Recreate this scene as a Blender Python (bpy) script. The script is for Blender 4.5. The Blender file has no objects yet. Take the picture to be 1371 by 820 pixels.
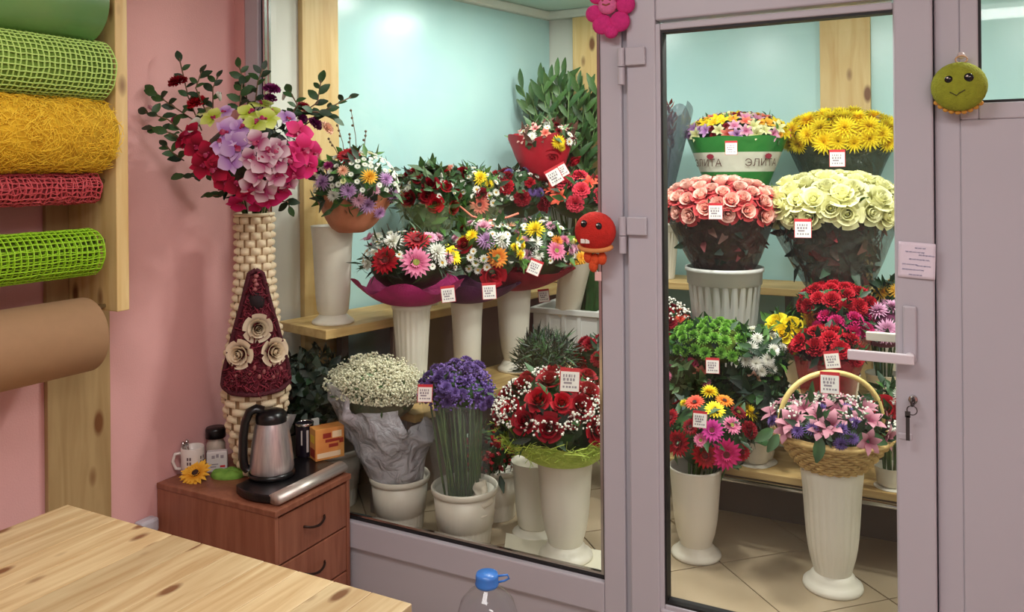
import bpy, math, random
from mathutils import Vector as V, Matrix, noise as mnoise
random.seed(7)
SC = bpy.context.scene
COL = SC.collection
PI = math.pi

# ------------------------------------------------------------------ camera, light, exposure
EYE = V((0, 0, 1.8)); F = 1104.0; CX = 685.5; HV = 228.0
ROLL = math.radians(.5); YAW = math.radians(27.9)
SN, CN = math.sin(YAW), math.cos(YAW)
cam_d = bpy.data.cameras.new('camera'); cam = bpy.data.objects.new('camera', cam_d); COL.objects.link(cam)
cam_d.sensor_fit = 'HORIZONTAL'; cam_d.sensor_width = 36; cam_d.lens = 36 * F / 1371
cam_d.shift_y = -(410 - HV) / 1371; cam_d.clip_start = .02
cam.matrix_world = Matrix.Translation(EYE) @ Matrix.Rotation(YAW, 4, 'Z') @ Matrix.Rotation(PI / 2, 4, 'X') @ Matrix.Rotation(-ROLL, 4, 'Z')
SC.camera = cam
vs = SC.view_settings
vs.view_transform = 'Standard'; vs.look = 'None'; vs.gamma = 1; vs.use_curve_mapping = False; vs.exposure = .18
wd = bpy.data.worlds.new('world'); SC.world = wd; wd.use_nodes = True
wd.node_tree.nodes['Background'].inputs[0].default_value = (.93, .90, .92, 1)
wd.node_tree.nodes['Background'].inputs[1].default_value = .24

def area(name, loc, size, power, col=(1, 1, 1), rot=(0, 0, 0)):
    l = bpy.data.lights.new(name, 'AREA'); l.shape = 'RECTANGLE'; l.size, l.size_y = size; l.energy = power; l.color = col
    o = bpy.data.objects.new(name, l); COL.objects.link(o); o.location = loc; o.rotation_euler = rot
    return o
SHOP_LAMPS = [(-1.0, .9), (.9, .2), (.6, -1.8)]
COOLER_LAMPS = [(-2.12, 3.42), (-1.78, 4.02), (-1.25, 3.05), (-.45, 3.05), (.55, 3.05)]
for x, y in SHOP_LAMPS: area('shop_lamp_light', (x, y, 2.93), (1.1, .5), 20, (1, .97, .955))
for (x, y), w in zip(COOLER_LAMPS, (5, 7, 20, 21, 20)): area('cooler_lamp_light', (x, y, 2.745), (.2, .2), w, (1, .985, .93))

# ------------------------------------------------------------------ helpers
def lin(c):
    c = c / 255.0
    return c / 12.92 if c <= .04045 else ((c + .055) / 1.055) ** 2.4
def rgb(r, g, b): return (lin(r), lin(g), lin(b), 1)
def ray(u, v):                                   # direction through a spot of the photograph, one unit deep
    a, b = u - CX, v - HV
    x = (a * math.cos(ROLL) - b * math.sin(ROLL)) / F; h = -(a * math.sin(ROLL) + b * math.cos(ROLL)) / F
    return V((-SN + CN * x, CN + SN * x, h))
def at(u, v, z): return EYE + ray(u, v) * z
def atZ(u, v, Z): d = ray(u, v); return EYE + d * ((Z - EYE.z) / d.z)
def atY(u, v, Y): d = ray(u, v); return EYE + d * (Y / d.y)
def hit(u, v, c, r, z):                          # point and normal on an ellipsoid
    d = ray(u, v); D = V((d.x / r[0], d.y / r[1], d.z / r[2])); o = EYE - c; O = V((o.x / r[0], o.y / r[1], o.z / r[2]))
    A, B, Cc = D.dot(D), D.dot(O), O.dot(O) - 1
    q = B * B - A * Cc
    if q < 0: p = EYE + d * z
    else: p = EYE + d * ((-B - math.sqrt(q)) / A)
    n = p - c; n = V((n.x / r[0] ** 2, n.y / r[1] ** 2, n.z / r[2] ** 2)).normalized()
    return p, n
W = {}
def link(o, parent=None, M=None):
    COL.objects.link(o); M = M or Matrix.Identity(4)
    if parent is not None:
        o.parent = parent; o.matrix_parent_inverse = W[parent.name].inverted()
    o.matrix_basis = M; W[o.name] = M
    return o
def tag(o, label=None, cat=None, group=None, kind=None):
    if label: o['label'] = label
    if cat: o['category'] = cat
    if group: o['group'] = group
    if kind: o['kind'] = kind
    return o
def thing(name, label, cat, loc=(0, 0, 0), group=None):
    o = bpy.data.objects.new(name, None); o.empty_display_size = .05
    link(o, None, Matrix.Translation(V(loc))); return tag(o, label, cat, group)

class MB:
    def __init__(s): s.v = []; s.f = []; s.m = []; s.t = []
    def add(s, vs, fs, mi=0, ts=None):
        b = len(s.v); s.v += [tuple(p) for p in vs]; s.f += [tuple(i + b for i in f) for f in fs]; s.m += [mi] * len(fs)
        s.t += list(ts) if ts else [0.0] * len(vs)
        return s
    def box(s, x0, x1, y0, y1, z0, z1, mi=0, M=None):
        p = [V((x, y, z)) for z in (z0, z1) for x, y in ((x0, y0), (x1, y0), (x1, y1), (x0, y1))]
        if M: p = [M @ q for q in p]
        return s.add(p, [(3, 2, 1, 0), (4, 5, 6, 7), (0, 1, 5, 4), (1, 2, 6, 5), (2, 3, 7, 6), (3, 0, 4, 7)], mi)
    def grid(s, fn, nu, nv, closed=False, mi=0, ts=False):
        n = nu if closed else nu + 1
        p = [fn(i / nu, j / nv) for j in range(nv + 1) for i in range(n)]
        t = [j / nv for j in range(nv + 1) for i in range(n)] if ts else None
        f = [(j * n + i, j * n + (i + 1) % n, (j + 1) * n + (i + 1) % n, (j + 1) * n + i) for j in range(nv) for i in range(nu)]
        return s.add(p, f, mi, t)
    def lathe(s, prof, seg=32, c=(0, 0, 0), mi=0, flute=None, cap0=False, cap1=False):
        cx, cy, cz = c; b = []
        for j, (r, z) in enumerate(prof):
            for i in range(seg):
                a = 2 * PI * i / seg; rr = r
                if flute and flute[2] <= z <= flute[3]: rr = r * (1 - flute[1] * (.5 - .5 * math.cos(flute[0] * a)) ** .7)
                b.append((cx + rr * math.cos(a), cy + rr * math.sin(a), cz + z))
        n = len(prof)
        f = [(j * seg + i, j * seg + (i + 1) % seg, (j + 1) * seg + (i + 1) % seg, (j + 1) * seg + i) for j in range(n - 1) for i in range(seg)]
        if cap0: f.append(tuple(reversed(range(seg))))
        if cap1: f.append(tuple((n - 1) * seg + i for i in range(seg)))
        return s.add(b, f, mi)
    def tube(s, pts, r, seg=6, mi=0, caps=True):
        pts = [V(p) for p in pts]; n = len(pts); b = []; rs = r if isinstance(r, (list, tuple)) else [r] * n
        up = None
        for k, p in enumerate(pts):
            d = (pts[min(k + 1, n - 1)] - pts[max(k - 1, 0)]).normalized()
            if up is None: up = d.orthogonal().normalized()
            up = (up - d * up.dot(d)); up = up.normalized() if up.length > 1e-6 else d.orthogonal().normalized()
            w = d.cross(up)
            b += [p + (up * math.cos(2 * PI * i / seg) + w * math.sin(2 * PI * i / seg)) * rs[k] for i in range(seg)]
        f = [(j * seg + i, j * seg + (i + 1) % seg, (j + 1) * seg + (i + 1) % seg, (j + 1) * seg + i) for j in range(n - 1) for i in range(seg)]
        if caps: f += [tuple(reversed(range(seg))), tuple((n - 1) * seg + i for i in range(seg))]
        return s.add(b, f, mi)
    def ball(s, c, r, seg=12, rings=8, mi=0, M=None):
        c = V(c); r = r if isinstance(r, (tuple, list)) else (r, r, r)
        def fn(u, v):
            a = 2 * PI * u; e = PI * (v - .5); q = V((r[0] * math.cos(e) * math.cos(a), r[1] * math.cos(e) * math.sin(a), r[2] * math.sin(e)))
            return c + (M @ q if M else q)
        return s.grid(fn, seg, rings, True, mi)
    def petal(s, ang, r0, z0, L, Wd, e0, e1, cup=0., nt=4, nw=2, p=.8, wrap=0, ruff=0., mi=0, tip=.0):
        pts = []; ts = []; r, z = r0, z0
        for j in range(nt + 1):
            t = j / nt
            if j:
                e = math.radians(e0 + (e1 - e0) * (t - .5 / nt)); r += L / nt * math.cos(e); z += L / nt * math.sin(e)
            w = Wd * max(tip if t > .5 else .25, math.sin(PI * min(t ** p * .93 + .05, 1)) ) * .5
            for i in range(nw + 1):
                q = -1 + 2 * i / nw; rz = z + cup * abs(q) ** 1.6 * w + (ruff * math.sin(i * 2.4 + j * 2 + ang * 7) * t if ruff else 0)
                if wrap:
                    a = ang + q * w / wrap; pts.append((r * math.cos(a), r * math.sin(a), rz))
                else:
                    ca, sa = math.cos(ang), math.sin(ang); pts.append((r * ca - q * w * sa, r * sa + q * w * ca, rz))
                ts.append(t)
        n = nw + 1
        return s.add(pts, [(j * n + i, j * n + i + 1, (j + 1) * n + i + 1, (j + 1) * n + i) for j in range(nt) for i in range(nw)], mi, ts)
    def mesh(s, name, mats, smooth=True):
        me = bpy.data.meshes.new(name); me.from_pydata(s.v, [], s.f)
        for m in (mats if isinstance(mats, (list, tuple)) else [mats]): me.materials.append(m)
        me.polygons.foreach_set('material_index', s.m)
        me.polygons.foreach_set('use_smooth', [smooth] * len(s.f))
        if any(s.t):
            a = me.attributes.new('t', 'FLOAT', 'POINT'); a.data.foreach_set('value', s.t)
        me.update(); return me
    def build(s, name, mats, parent=None, smooth=False, bevel=0, M=None, solid=0):
        o = bpy.data.objects.new(name, s.mesh(name, mats, smooth)); link(o, parent, M)
        if solid: m = o.modifiers.new('thickness', 'SOLIDIFY'); m.thickness = solid; m.offset = 0
        if bevel:
            m = o.modifiers.new('bevel', 'BEVEL'); m.width = bevel; m.segments = 2; m.limit_method = 'ANGLE'
        return o
def T(x, y, z): return Matrix.Translation((x, y, z))
def facing(pos, n, size=1, spin=0):
    q = V(n).to_track_quat('Z', 'Y').to_matrix().to_4x4()
    return Matrix.Translation(V(pos)) @ q @ Matrix.Rotation(spin, 4, 'Z') @ Matrix.Scale(size, 4)
def inst(name, me, parent, M): return link(bpy.data.objects.new(name, me), parent, M)

# ------------------------------------------------------------------ materials
MC = {}
def nodes(name):
    m = bpy.data.materials.new(name); m.use_nodes = True; nt = m.node_tree
    return m, nt, nt.nodes['Principled BSDF'], lambda k, **kw: _n(nt, k, kw)
def _n(nt, k, kw):
    n = nt.nodes.new(k)
    for a, b in kw.items():
        if a.startswith('i_'): n.inputs[a[2:].replace('_', ' ')].default_value = b
        else: setattr(n, a, b)
    return n
def pm(name, c, rough=.5, metal=0, var=.0, vs=8., bump=0, bs=60., coat=0, c2=None, trans=0, spec=.5, stretch=None):
    if name in MC: return MC[name]
    m, nt, P, N = nodes(name); L = nt.links.new
    P.inputs['Base Color'].default_value = c; P.inputs['Roughness'].default_value = rough; P.inputs['Metallic'].default_value = metal
    P.inputs['Coat Weight'].default_value = coat; P.inputs['Transmission Weight'].default_value = trans; P.inputs['Specular IOR Level'].default_value = spec
    if var or c2 or bump: tc = N('ShaderNodeTexCoord')
    if var or c2:
        c2 = c2 or tuple(max(0, x * (1 - var)) for x in c[:3]) + (1,)
        no = N('ShaderNodeTexNoise', i_Scale=vs, i_Detail=5.0)
        if stretch:
            mp = N('ShaderNodeMapping'); mp.inputs['Scale'].default_value = stretch; L(tc.outputs['Object'], mp.inputs[0]); L(mp.outputs[0], no.inputs['Vector'])
        else: L(tc.outputs['Object'], no.inputs['Vector'])
        cr = N('ShaderNodeValToRGB'); cr.color_ramp.elements[0].color = c2; cr.color_ramp.elements[1].color = c
        cr.color_ramp.elements[0].position = .3; cr.color_ramp.elements[1].position = .7
        L(no.outputs['Fac'], cr.inputs[0]); L(cr.outputs[0], P.inputs['Base Color'])
    if bump:
        nb = N('ShaderNodeTexNoise', i_Scale=bs, i_Detail=4.0); L(tc.outputs['Object'], nb.inputs['Vector'])
        bp = N('ShaderNodeBump', i_Strength=bump, i_Distance=.01); L(nb.outputs['Fac'], bp.inputs['Height']); L(bp.outputs[0], P.inputs['Normal'])
    MC[name] = m; return m
def pet(name, c1, c2=None, rough=.6, pos=.5):     # petals: colour from base (c1) to tip (c2), reds with inner shade painted in, slight spread between flowers
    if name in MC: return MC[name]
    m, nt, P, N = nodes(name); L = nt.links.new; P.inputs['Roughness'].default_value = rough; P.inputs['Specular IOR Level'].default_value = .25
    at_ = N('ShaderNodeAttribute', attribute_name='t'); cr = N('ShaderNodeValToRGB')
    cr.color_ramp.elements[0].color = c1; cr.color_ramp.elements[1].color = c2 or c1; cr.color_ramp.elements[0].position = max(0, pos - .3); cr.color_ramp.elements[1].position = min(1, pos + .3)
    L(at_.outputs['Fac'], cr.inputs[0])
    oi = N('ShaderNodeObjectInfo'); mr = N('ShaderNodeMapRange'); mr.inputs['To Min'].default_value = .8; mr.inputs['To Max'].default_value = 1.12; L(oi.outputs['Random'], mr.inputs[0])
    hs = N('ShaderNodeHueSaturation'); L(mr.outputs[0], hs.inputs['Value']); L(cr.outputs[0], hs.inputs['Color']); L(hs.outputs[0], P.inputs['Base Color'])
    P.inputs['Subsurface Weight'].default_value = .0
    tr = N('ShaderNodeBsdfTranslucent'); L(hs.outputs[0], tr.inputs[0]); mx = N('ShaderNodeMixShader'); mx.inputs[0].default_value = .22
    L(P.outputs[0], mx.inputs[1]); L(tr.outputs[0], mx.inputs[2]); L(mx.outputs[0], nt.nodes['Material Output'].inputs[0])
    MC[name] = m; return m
def wood(name, c1, c2, axis='z', rough=.5, knots=True, sc=1.0, kn=rgb(120, 75, 38)):
    if name in MC: return MC[name]
    m, nt, P, N = nodes(name); L = nt.links.new; P.inputs['Roughness'].default_value = rough
    tc = N('ShaderNodeTexCoord'); oi = N('ShaderNodeObjectInfo'); vm = N('ShaderNodeVectorMath', operation='MULTIPLY_ADD')
    cb = N('ShaderNodeCombineXYZ'); mu = N('ShaderNodeMath', operation='MULTIPLY'); mu.inputs[1].default_value = 37.0
    L(oi.outputs['Random'], mu.inputs[0])
    for k in range(3): L(mu.outputs[0], cb.inputs[k])
    vm.inputs[1].default_value = (1, 1, 1); L(tc.outputs['Object'], vm.inputs[0]); L(cb.outputs[0], vm.inputs[2])
    s = {'x': (1.2, 14, 14), 'y': (14, 1.2, 14), 'z': (14, 14, 1.2)}[axis]
    mp = N('ShaderNodeMapping'); mp.inputs['Scale'].default_value = tuple(q * sc for q in s); L(vm.outputs[0], mp.inputs[0])
    n1 = N('ShaderNodeTexNoise', i_Scale=1.6, i_Detail=6.0, i_Distortion=.8); L(mp.outputs[0], n1.inputs['Vector'])
    cr = N('ShaderNodeValToRGB'); cr.color_ramp.elements[0].color = c2; cr.color_ramp.elements[1].color = c1; cr.color_ramp.elements[0].position = .32; cr.color_ramp.elements[1].position = .66
    L(n1.outputs['Fac'], cr.inputs[0]); out = cr.outputs[0]
    if knots:
        s2 = {'x': (4, 9, 9), 'y': (9, 4, 9), 'z': (9, 9, 4)}[axis]
        m2 = N('ShaderNodeMapping'); m2.inputs['Scale'].default_value = tuple(q * sc for q in s2); L(vm.outputs[0], m2.inputs[0])
        vo = N('ShaderNodeTexVoronoi', i_Scale=1.0); L(m2.outputs[0], vo.inputs['Vector'])
        r2 = N('ShaderNodeValToRGB'); e = r2.color_ramp.elements; e[0].position = .12; e[0].color = (1, 1, 1, 1); e[1].position = .22; e[1].color = (0, 0, 0, 1)
        L(vo.outputs['Distance'], r2.inputs[0]); mx = N('ShaderNodeMix', data_type='RGBA'); L(r2.outputs[0], mx.inputs['Factor']); L(out, mx.inputs[6]); mx.inputs[7].default_value = kn; out = mx.outputs[2]
    hs = N('ShaderNodeHueSaturation'); mr = N('ShaderNodeMapRange'); mr.inputs['To Min'].default_value = .82; mr.inputs['To Max'].default_value = 1.1; L(oi.outputs['Random'], mr.inputs[0])
    L(mr.outputs[0], hs.inputs['Value']); L(out, hs.inputs['Color']); L(hs.outputs[0], P.inputs['Base Color'])
    MC[name] = m; return m
def film(name, c, alpha, rough=.2, bump=.4, bs=14.):    # cellophane and plastic film
    if name in MC: return MC[name]
    m, nt, P, N = nodes(name); L = nt.links.new; P.inputs['Base Color'].default_value = c; P.inputs['Roughness'].default_value = rough
    tr = N('ShaderNodeBsdfTransparent'); mx = N('ShaderNodeMixShader'); mx.inputs[0].default_value = alpha
    tc = N('ShaderNodeTexCoord'); nb = N('ShaderNodeTexNoise', i_Scale=bs, i_Detail=3.0, i_Distortion=1.0); L(tc.outputs['Object'], nb.inputs['Vector'])
    bp = N('ShaderNodeBump', i_Strength=bump, i_Distance=.03); L(nb.outputs['Fac'], bp.inputs['Height']); L(bp.outputs[0], P.inputs['Normal'])
    L(tr.outputs[0], mx.inputs[1]); L(P.outputs[0], mx.inputs[2]); L(mx.outputs[0], nt.nodes['Material Output'].inputs[0])
    MC[name] = m; return m
def glass(name, tint=(.97, .985, .98, 1), ior=1.35, haze=0.):
    m, nt, P, N = nodes(name); L = nt.links.new; nt.nodes.remove(P)
    tr = N('ShaderNodeBsdfTransparent'); tr.inputs[0].default_value = tint; gl = N('ShaderNodeBsdfGlossy'); gl.inputs['Roughness'].default_value = .02
    lw = N('ShaderNodeLayerWeight'); lw.inputs[0].default_value = .5; pw = N('ShaderNodeMath', operation='POWER'); L(lw.outputs['Facing'], pw.inputs[0]); pw.inputs[1].default_value = 5.0
    fr = N('ShaderNodeMath', operation='MULTIPLY_ADD'); L(pw.outputs[0], fr.inputs[0]); fr.inputs[1].default_value = .9; fr.inputs[2].default_value = ((ior - 1) / (ior + 1)) ** 2
    mx = N('ShaderNodeMixShader'); L(fr.outputs[0], mx.inputs[0]); L(tr.outputs[0], mx.inputs[1]); L(gl.outputs[0], mx.inputs[2])
    L(mx.outputs[0], nt.nodes['Material Output'].inputs[0]); return m
def emit(name, c, s):
    m, nt, P, N = nodes(name); P.inputs['Base Color'].default_value = c; P.inputs['Emission Color'].default_value = c; P.inputs['Emission Strength'].default_value = s; return m

M_pink = pm('pink_paint', rgb(222, 168, 165), .75, var=.07, vs=3, bump=.12, bs=160)
M_pvc = pm('white_pvc', rgb(188, 184, 192), .35, var=.03, vs=3)
M_pvc2 = pm('white_pvc_panel', rgb(186, 182, 188), .45, var=.04, vs=2)
M_gasket = pm('black_gasket', rgb(22, 20, 22), .6)
M_chrome = pm('chrome', rgb(205, 205, 205), .15, 1)
M_steel = pm('brushed_steel', rgb(224, 216, 208), .42, .75, c2=rgb(196, 188, 180), vs=6, stretch=(40, 1, 1))
M_black = pm('black_plastic', rgb(16, 15, 17), .28)
M_blue = pm('pale_blue_panel', rgb(180, 216, 213), .26, c2=rgb(170, 209, 208), vs=2.5, bump=.05, bs=25)
M_white = pm('white_wall', rgb(214, 216, 205), .6, var=.03)
M_vase = pm('white_plastic', rgb(226, 220, 204), .38, var=.03, vs=5)
M_vaseg = pm('grey_white_plastic', rgb(206, 206, 200), .42, var=.04, vs=5)
M_pine = wood('pine', rgb(224, 196, 138), rgb(205, 168, 104), 'z')
M_pined = wood('pine_board', rgb(188, 160, 112), rgb(168, 138, 92), 'z')
M_table = wood('pine_table', rgb(222, 198, 152), rgb(192, 158, 110), 'y', rough=.45, kn=rgb(128, 86, 52), sc=1.25)
M_shelf = wood('pine_shelf', rgb(206, 176, 118), rgb(180, 146, 90), 'y', rough=.5, knots=False)
M_shelfx = wood('pine_shelf_across', rgb(206, 176, 118), rgb(180, 146, 90), 'x', rough=.5, knots=False)
M_cab = wood('cherry_veneer', rgb(158, 100, 76), rgb(136, 80, 58), 'z', rough=.42, knots=False, sc=1.5)
M_tile = pm('beige_tile', rgb(172, 154, 128), .3, c2=rgb(154, 136, 110), vs=3)
M_grout = pm('grout', rgb(120, 105, 90), .9)
M_dark = pm('dark_void', rgb(60, 50, 44), .8)

def GR(k): return pm('leaf_green_%d' % k, [rgb(52, 92, 44), rgb(34, 62, 34), rgb(84, 128, 52), rgb(104, 130, 88), rgb(30, 46, 36)][k], .5, c2=[rgb(34, 66, 32), rgb(22, 42, 26), rgb(60, 104, 38), rgb(80, 106, 70), rgb(18, 32, 26)][k], vs=20)
LEAF, DLEAF, LLEAF, GLEAF, BLEAF = [GR(k) for k in range(5)]
M_stem = pm('green_stem', rgb(92, 120, 62), .6, c2=rgb(60, 88, 42), vs=20)
M_twig = pm('brown_twig', rgb(110, 86, 64), .8)
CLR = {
 'red': (rgb(100, 5, 18), rgb(190, 24, 42)), 'dred': (rgb(58, 2, 10), rgb(146, 13, 32)), 'magenta': (rgb(180, 14, 78), rgb(216, 44, 118)), 'fuchsia': (rgb(150, 20, 100), rgb(196, 56, 140)),  # dark bases of red and dred paint in shade between petals
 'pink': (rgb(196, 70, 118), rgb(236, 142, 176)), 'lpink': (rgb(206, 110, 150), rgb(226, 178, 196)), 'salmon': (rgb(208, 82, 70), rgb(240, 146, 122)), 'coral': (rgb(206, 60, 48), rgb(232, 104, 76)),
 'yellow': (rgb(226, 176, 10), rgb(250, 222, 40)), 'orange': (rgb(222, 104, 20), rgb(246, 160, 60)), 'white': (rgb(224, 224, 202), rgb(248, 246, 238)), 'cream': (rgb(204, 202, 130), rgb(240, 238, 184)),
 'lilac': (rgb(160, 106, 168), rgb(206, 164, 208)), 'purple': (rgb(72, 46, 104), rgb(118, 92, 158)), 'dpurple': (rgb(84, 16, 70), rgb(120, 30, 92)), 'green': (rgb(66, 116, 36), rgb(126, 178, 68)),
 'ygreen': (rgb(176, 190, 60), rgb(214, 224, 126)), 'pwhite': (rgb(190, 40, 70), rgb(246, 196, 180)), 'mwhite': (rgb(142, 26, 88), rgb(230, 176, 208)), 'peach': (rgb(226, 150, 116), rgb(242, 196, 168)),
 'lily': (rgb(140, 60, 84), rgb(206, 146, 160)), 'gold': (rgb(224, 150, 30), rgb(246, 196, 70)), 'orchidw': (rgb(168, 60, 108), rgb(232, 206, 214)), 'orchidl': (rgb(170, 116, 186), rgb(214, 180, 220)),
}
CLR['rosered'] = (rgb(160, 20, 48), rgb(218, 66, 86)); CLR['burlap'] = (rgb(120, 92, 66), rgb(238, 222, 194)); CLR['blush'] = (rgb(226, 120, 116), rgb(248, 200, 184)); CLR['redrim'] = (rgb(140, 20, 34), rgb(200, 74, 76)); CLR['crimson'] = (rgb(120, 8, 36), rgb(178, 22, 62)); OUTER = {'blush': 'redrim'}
CLR['yellow'] = (rgb(236, 190, 10), rgb(255, 234, 50))
def PM(c): return pet('petal_' + c, *CLR[c])

# ------------------------------------------------------------------ flower heads (unit radius, facing +Z), meshes shared
FM = {}
CENT = {'y': pm('yellow_disc', rgb(216, 168, 40), .8, c2=rgb(150, 110, 30), vs=60), 'd': pm('dark_disc', rgb(58, 30, 22), .8, c2=rgb(24, 14, 12), vs=60), 'g': pm('green_disc', rgb(150, 150, 60), .8, c2=rgb(96, 104, 40), vs=60), 'r': pm('red_disc', rgb(110, 14, 22), .8, c2=rgb(60, 8, 12), vs=60)}
def disc_mesh(k):
    key = ('disc', k)
    if key not in FM:
        b = MB(); b.lathe([(.26, .02), (.26, .09), (.19, .13), (.09, .12), (.001, .10)], 12); FM[key] = b.mesh('flower_disc', CENT[k])
    return FM[key]
def head(kind, col):
    key = (kind, col)
    if key in FM: return FM[key]
    b = MB(); rnd = random.Random(hash(kind) % 1000 if False else len(kind) * 13 + 5)
    def ring(n, off, **k):
        for i in range(n):
            kk = dict(k); kk['e0'] = k['e0'] + rnd.uniform(-6, 6); kk['e1'] = k['e1'] + rnd.uniform(-8, 8); kk['L'] = k['L'] * rnd.uniform(.93, 1.05)
            b.petal(2 * PI * (i + off) / n + rnd.uniform(-.05, .05), **kk)
    if kind == 'gerbera':
        ring(18, 0, r0=.2, z0=-.02, L=.8, Wd=.27, e0=12, e1=-8, nt=3, cup=.12, p=1.1); ring(16, .5, r0=.18, z0=.03, L=.68, Wd=.25, e0=22, e1=2, nt=3, cup=.12, p=1.1); ring(16, .2, r0=.14, z0=.06, L=.3, Wd=.12, e0=48, e1=30, nt=2, nw=1)
    elif kind == 'daisy':
        ring(12, 0, r0=.18, z0=0, L=.8, Wd=.36, e0=15, e1=0, nt=2, cup=.1, p=1.1); ring(12, .5, r0=.16, z0=.03, L=.66, Wd=.3, e0=28, e1=8, nt=2, p=1.1)
    elif kind == 'mum':
        for k, (n, L, e) in enumerate([(16, 1., -12), (16, .95, 8), (14, .85, 28), (12, .72, 48), (9, .55, 66), (6, .42, 82)]): ring(n, k * .37, r0=.04, z0=0, L=L, Wd=.2, e0=e + 14, e1=e - 8, nt=2, nw=1, p=1.2)
    elif kind == 'pompon':
        for k, (n, L, e) in enumerate([(13, 1., -18), (13, .96, 6), (12, .9, 28), (10, .82, 48), (8, .76, 66), (5, .7, 82)]): ring(n, k * .37, r0=.05, z0=.05, L=L, Wd=.42, e0=e + 6, e1=e + 24, nt=2, nw=2, p=1.5, cup=.3, tip=.3)
    elif kind == 'carnation':
        for k, (n, L, e) in enumerate([(9, 1., 2), (9, .92, 22), (8, .82, 42), (7, .74, 60), (5, .66, 78)]): ring(n, k * .4, r0=.05, z0=-.1, L=L, Wd=.62, e0=e + 12, e1=e - 6, nt=3, nw=4, p=1.9, ruff=.13, tip=.7)
    elif kind == 'rose':
        ring(5, 0, r0=.28, z0=-.5, L=1.12, Wd=1.25, e0=58, e1=14, nt=5, nw=4, wrap=.75, p=1.3, tip=.6, mi=1); ring(5, .5, r0=.28, z0=-.42, L=1.06, Wd=1.15, e0=74, e1=46, nt=5, nw=4, wrap=.62, p=1.3, tip=.65)
        ring(4, .2, r0=.27, z0=-.25, L=.9, Wd=.98, e0=86, e1=74, nt=4, nw=4, wrap=.44, p=1.25, tip=.75); ring(4, .7, r0=.2, z0=-.1, L=.78, Wd=.72, e0=92, e1=88, nt=3, nw=3, wrap=.3, p=1.2, tip=.8)
        ring(3, .1, r0=.12, z0=0, L=.66, Wd=.48, e0=96, e1=94, nt=3, nw=3, wrap=.18, p=1.1, tip=.85); b.lathe([(.13, 0), (.11, .5), (.001, .56)], 8)
    elif kind == 'bud':
        ring(4, 0, r0=.16, z0=-.6, L=1.35, Wd=1.0, e0=78, e1=88, nt=4, nw=3, wrap=.45, p=.9, tip=.3); ring(4, .5, r0=.12, z0=-.5, L=1.3, Wd=.8, e0=82, e1=94, nt=4, nw=3, wrap=.35, p=.9, tip=.3)
    elif kind == 'lily':
        ring(3, 0, r0=.06, z0=-.3, L=1.25, Wd=.74, e0=58, e1=-18, nt=5, cup=-.25, p=.85); ring(3, .5, r0=.06, z0=-.27, L=1.2, Wd=.6, e0=62, e1=-6, nt=5, cup=-.2, p=.85)
    elif kind == 'orchid':
        for a, L, w in ((90, 1.0, .62), (215, .98, .6), (325, .98, .6)): b.petal(math.radians(a), .05, -.06, L, w, 14, -4, .12, 4, 2)
        for a in (18, 162): b.petal(math.radians(a), .03, .02, 1.02, 1.15, 16, -8, .1, 4, 4, p=.9)
        b.petal(math.radians(270), .02, .05, .5, .42, 55, -30, .3, 4, 2, p=1.3, mi=1); b.ball((0, 0, .1), (.1, .1, .12), 8, 5, 1)
    elif kind == 'hydrangea':
        for i in range(46):
            z = 1 - i / 40; a = i * 2.39996; q = math.sqrt(max(0, 1 - min(1, z * z)));
            n = V((q * math.cos(a), q * math.sin(a), max(z, -.2))).normalized(); M = facing(n * .82, n, .3, a)
            bb = MB()
            for k in range(4): bb.petal(k * PI / 2, .02, 0, .8, .9, 10, -5, nt=2, nw=2)
            b.add([M @ V(p) for p in bb.v], bb.f, 0, bb.t)
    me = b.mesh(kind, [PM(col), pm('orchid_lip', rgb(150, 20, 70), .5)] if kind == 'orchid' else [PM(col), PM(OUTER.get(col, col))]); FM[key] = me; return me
NAMES = {'mum': 'chrysanthemum', 'pompon': 'chrysanthemum', 'bud': 'rose_bud', 'lily': 'lily_flower', 'orchid': 'orchid_flower', 'hydrangea': 'hydrangea_head'}
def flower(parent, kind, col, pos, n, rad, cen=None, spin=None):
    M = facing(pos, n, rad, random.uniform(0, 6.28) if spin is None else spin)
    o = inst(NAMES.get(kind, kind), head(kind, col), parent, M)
    if kind in ('gerbera', 'daisy'):
        cen = cen or ('y' if kind == 'daisy' else 'g')
        if rad > .017: inst('flower_disc', disc_mesh(cen), o, M)
    return o
def leafgeo(b, pos, d, n, L, w, mi=0, fold=.25, droop=.2, seg=3):
    d = V(d).normalized(); n = (V(n) - d * V(n).dot(d)); n = n.normalized() if n.length > 1e-5 else d.orthogonal().normalized(); s = d.cross(n); pts = []
    for j in range(seg + 1):
        t = j / seg; c = V(pos) + d * (L * t) - n * (droop * L * t * t); ww = w * .5 * math.sin(PI * min(.98, t * .92 + .05)) ** .8
        pts += [c - s * ww + n * (fold * ww), c, c + s * ww + n * (fold * ww)]
    b.add(pts, [(j * 3 + i, j * 3 + i + 1, (j + 1) * 3 + i + 1, (j + 1) * 3 + i) for j in range(seg) for i in range(2)], mi)
def rnd_dir(r, zmin=-.3):
    while 1:
        q = V((r.uniform(-1, 1), r.uniform(-1, 1), r.uniform(-1, 1)))
        if .05 < q.length < 1:
            q.normalize()
            if q.z >= zmin: return q
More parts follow.
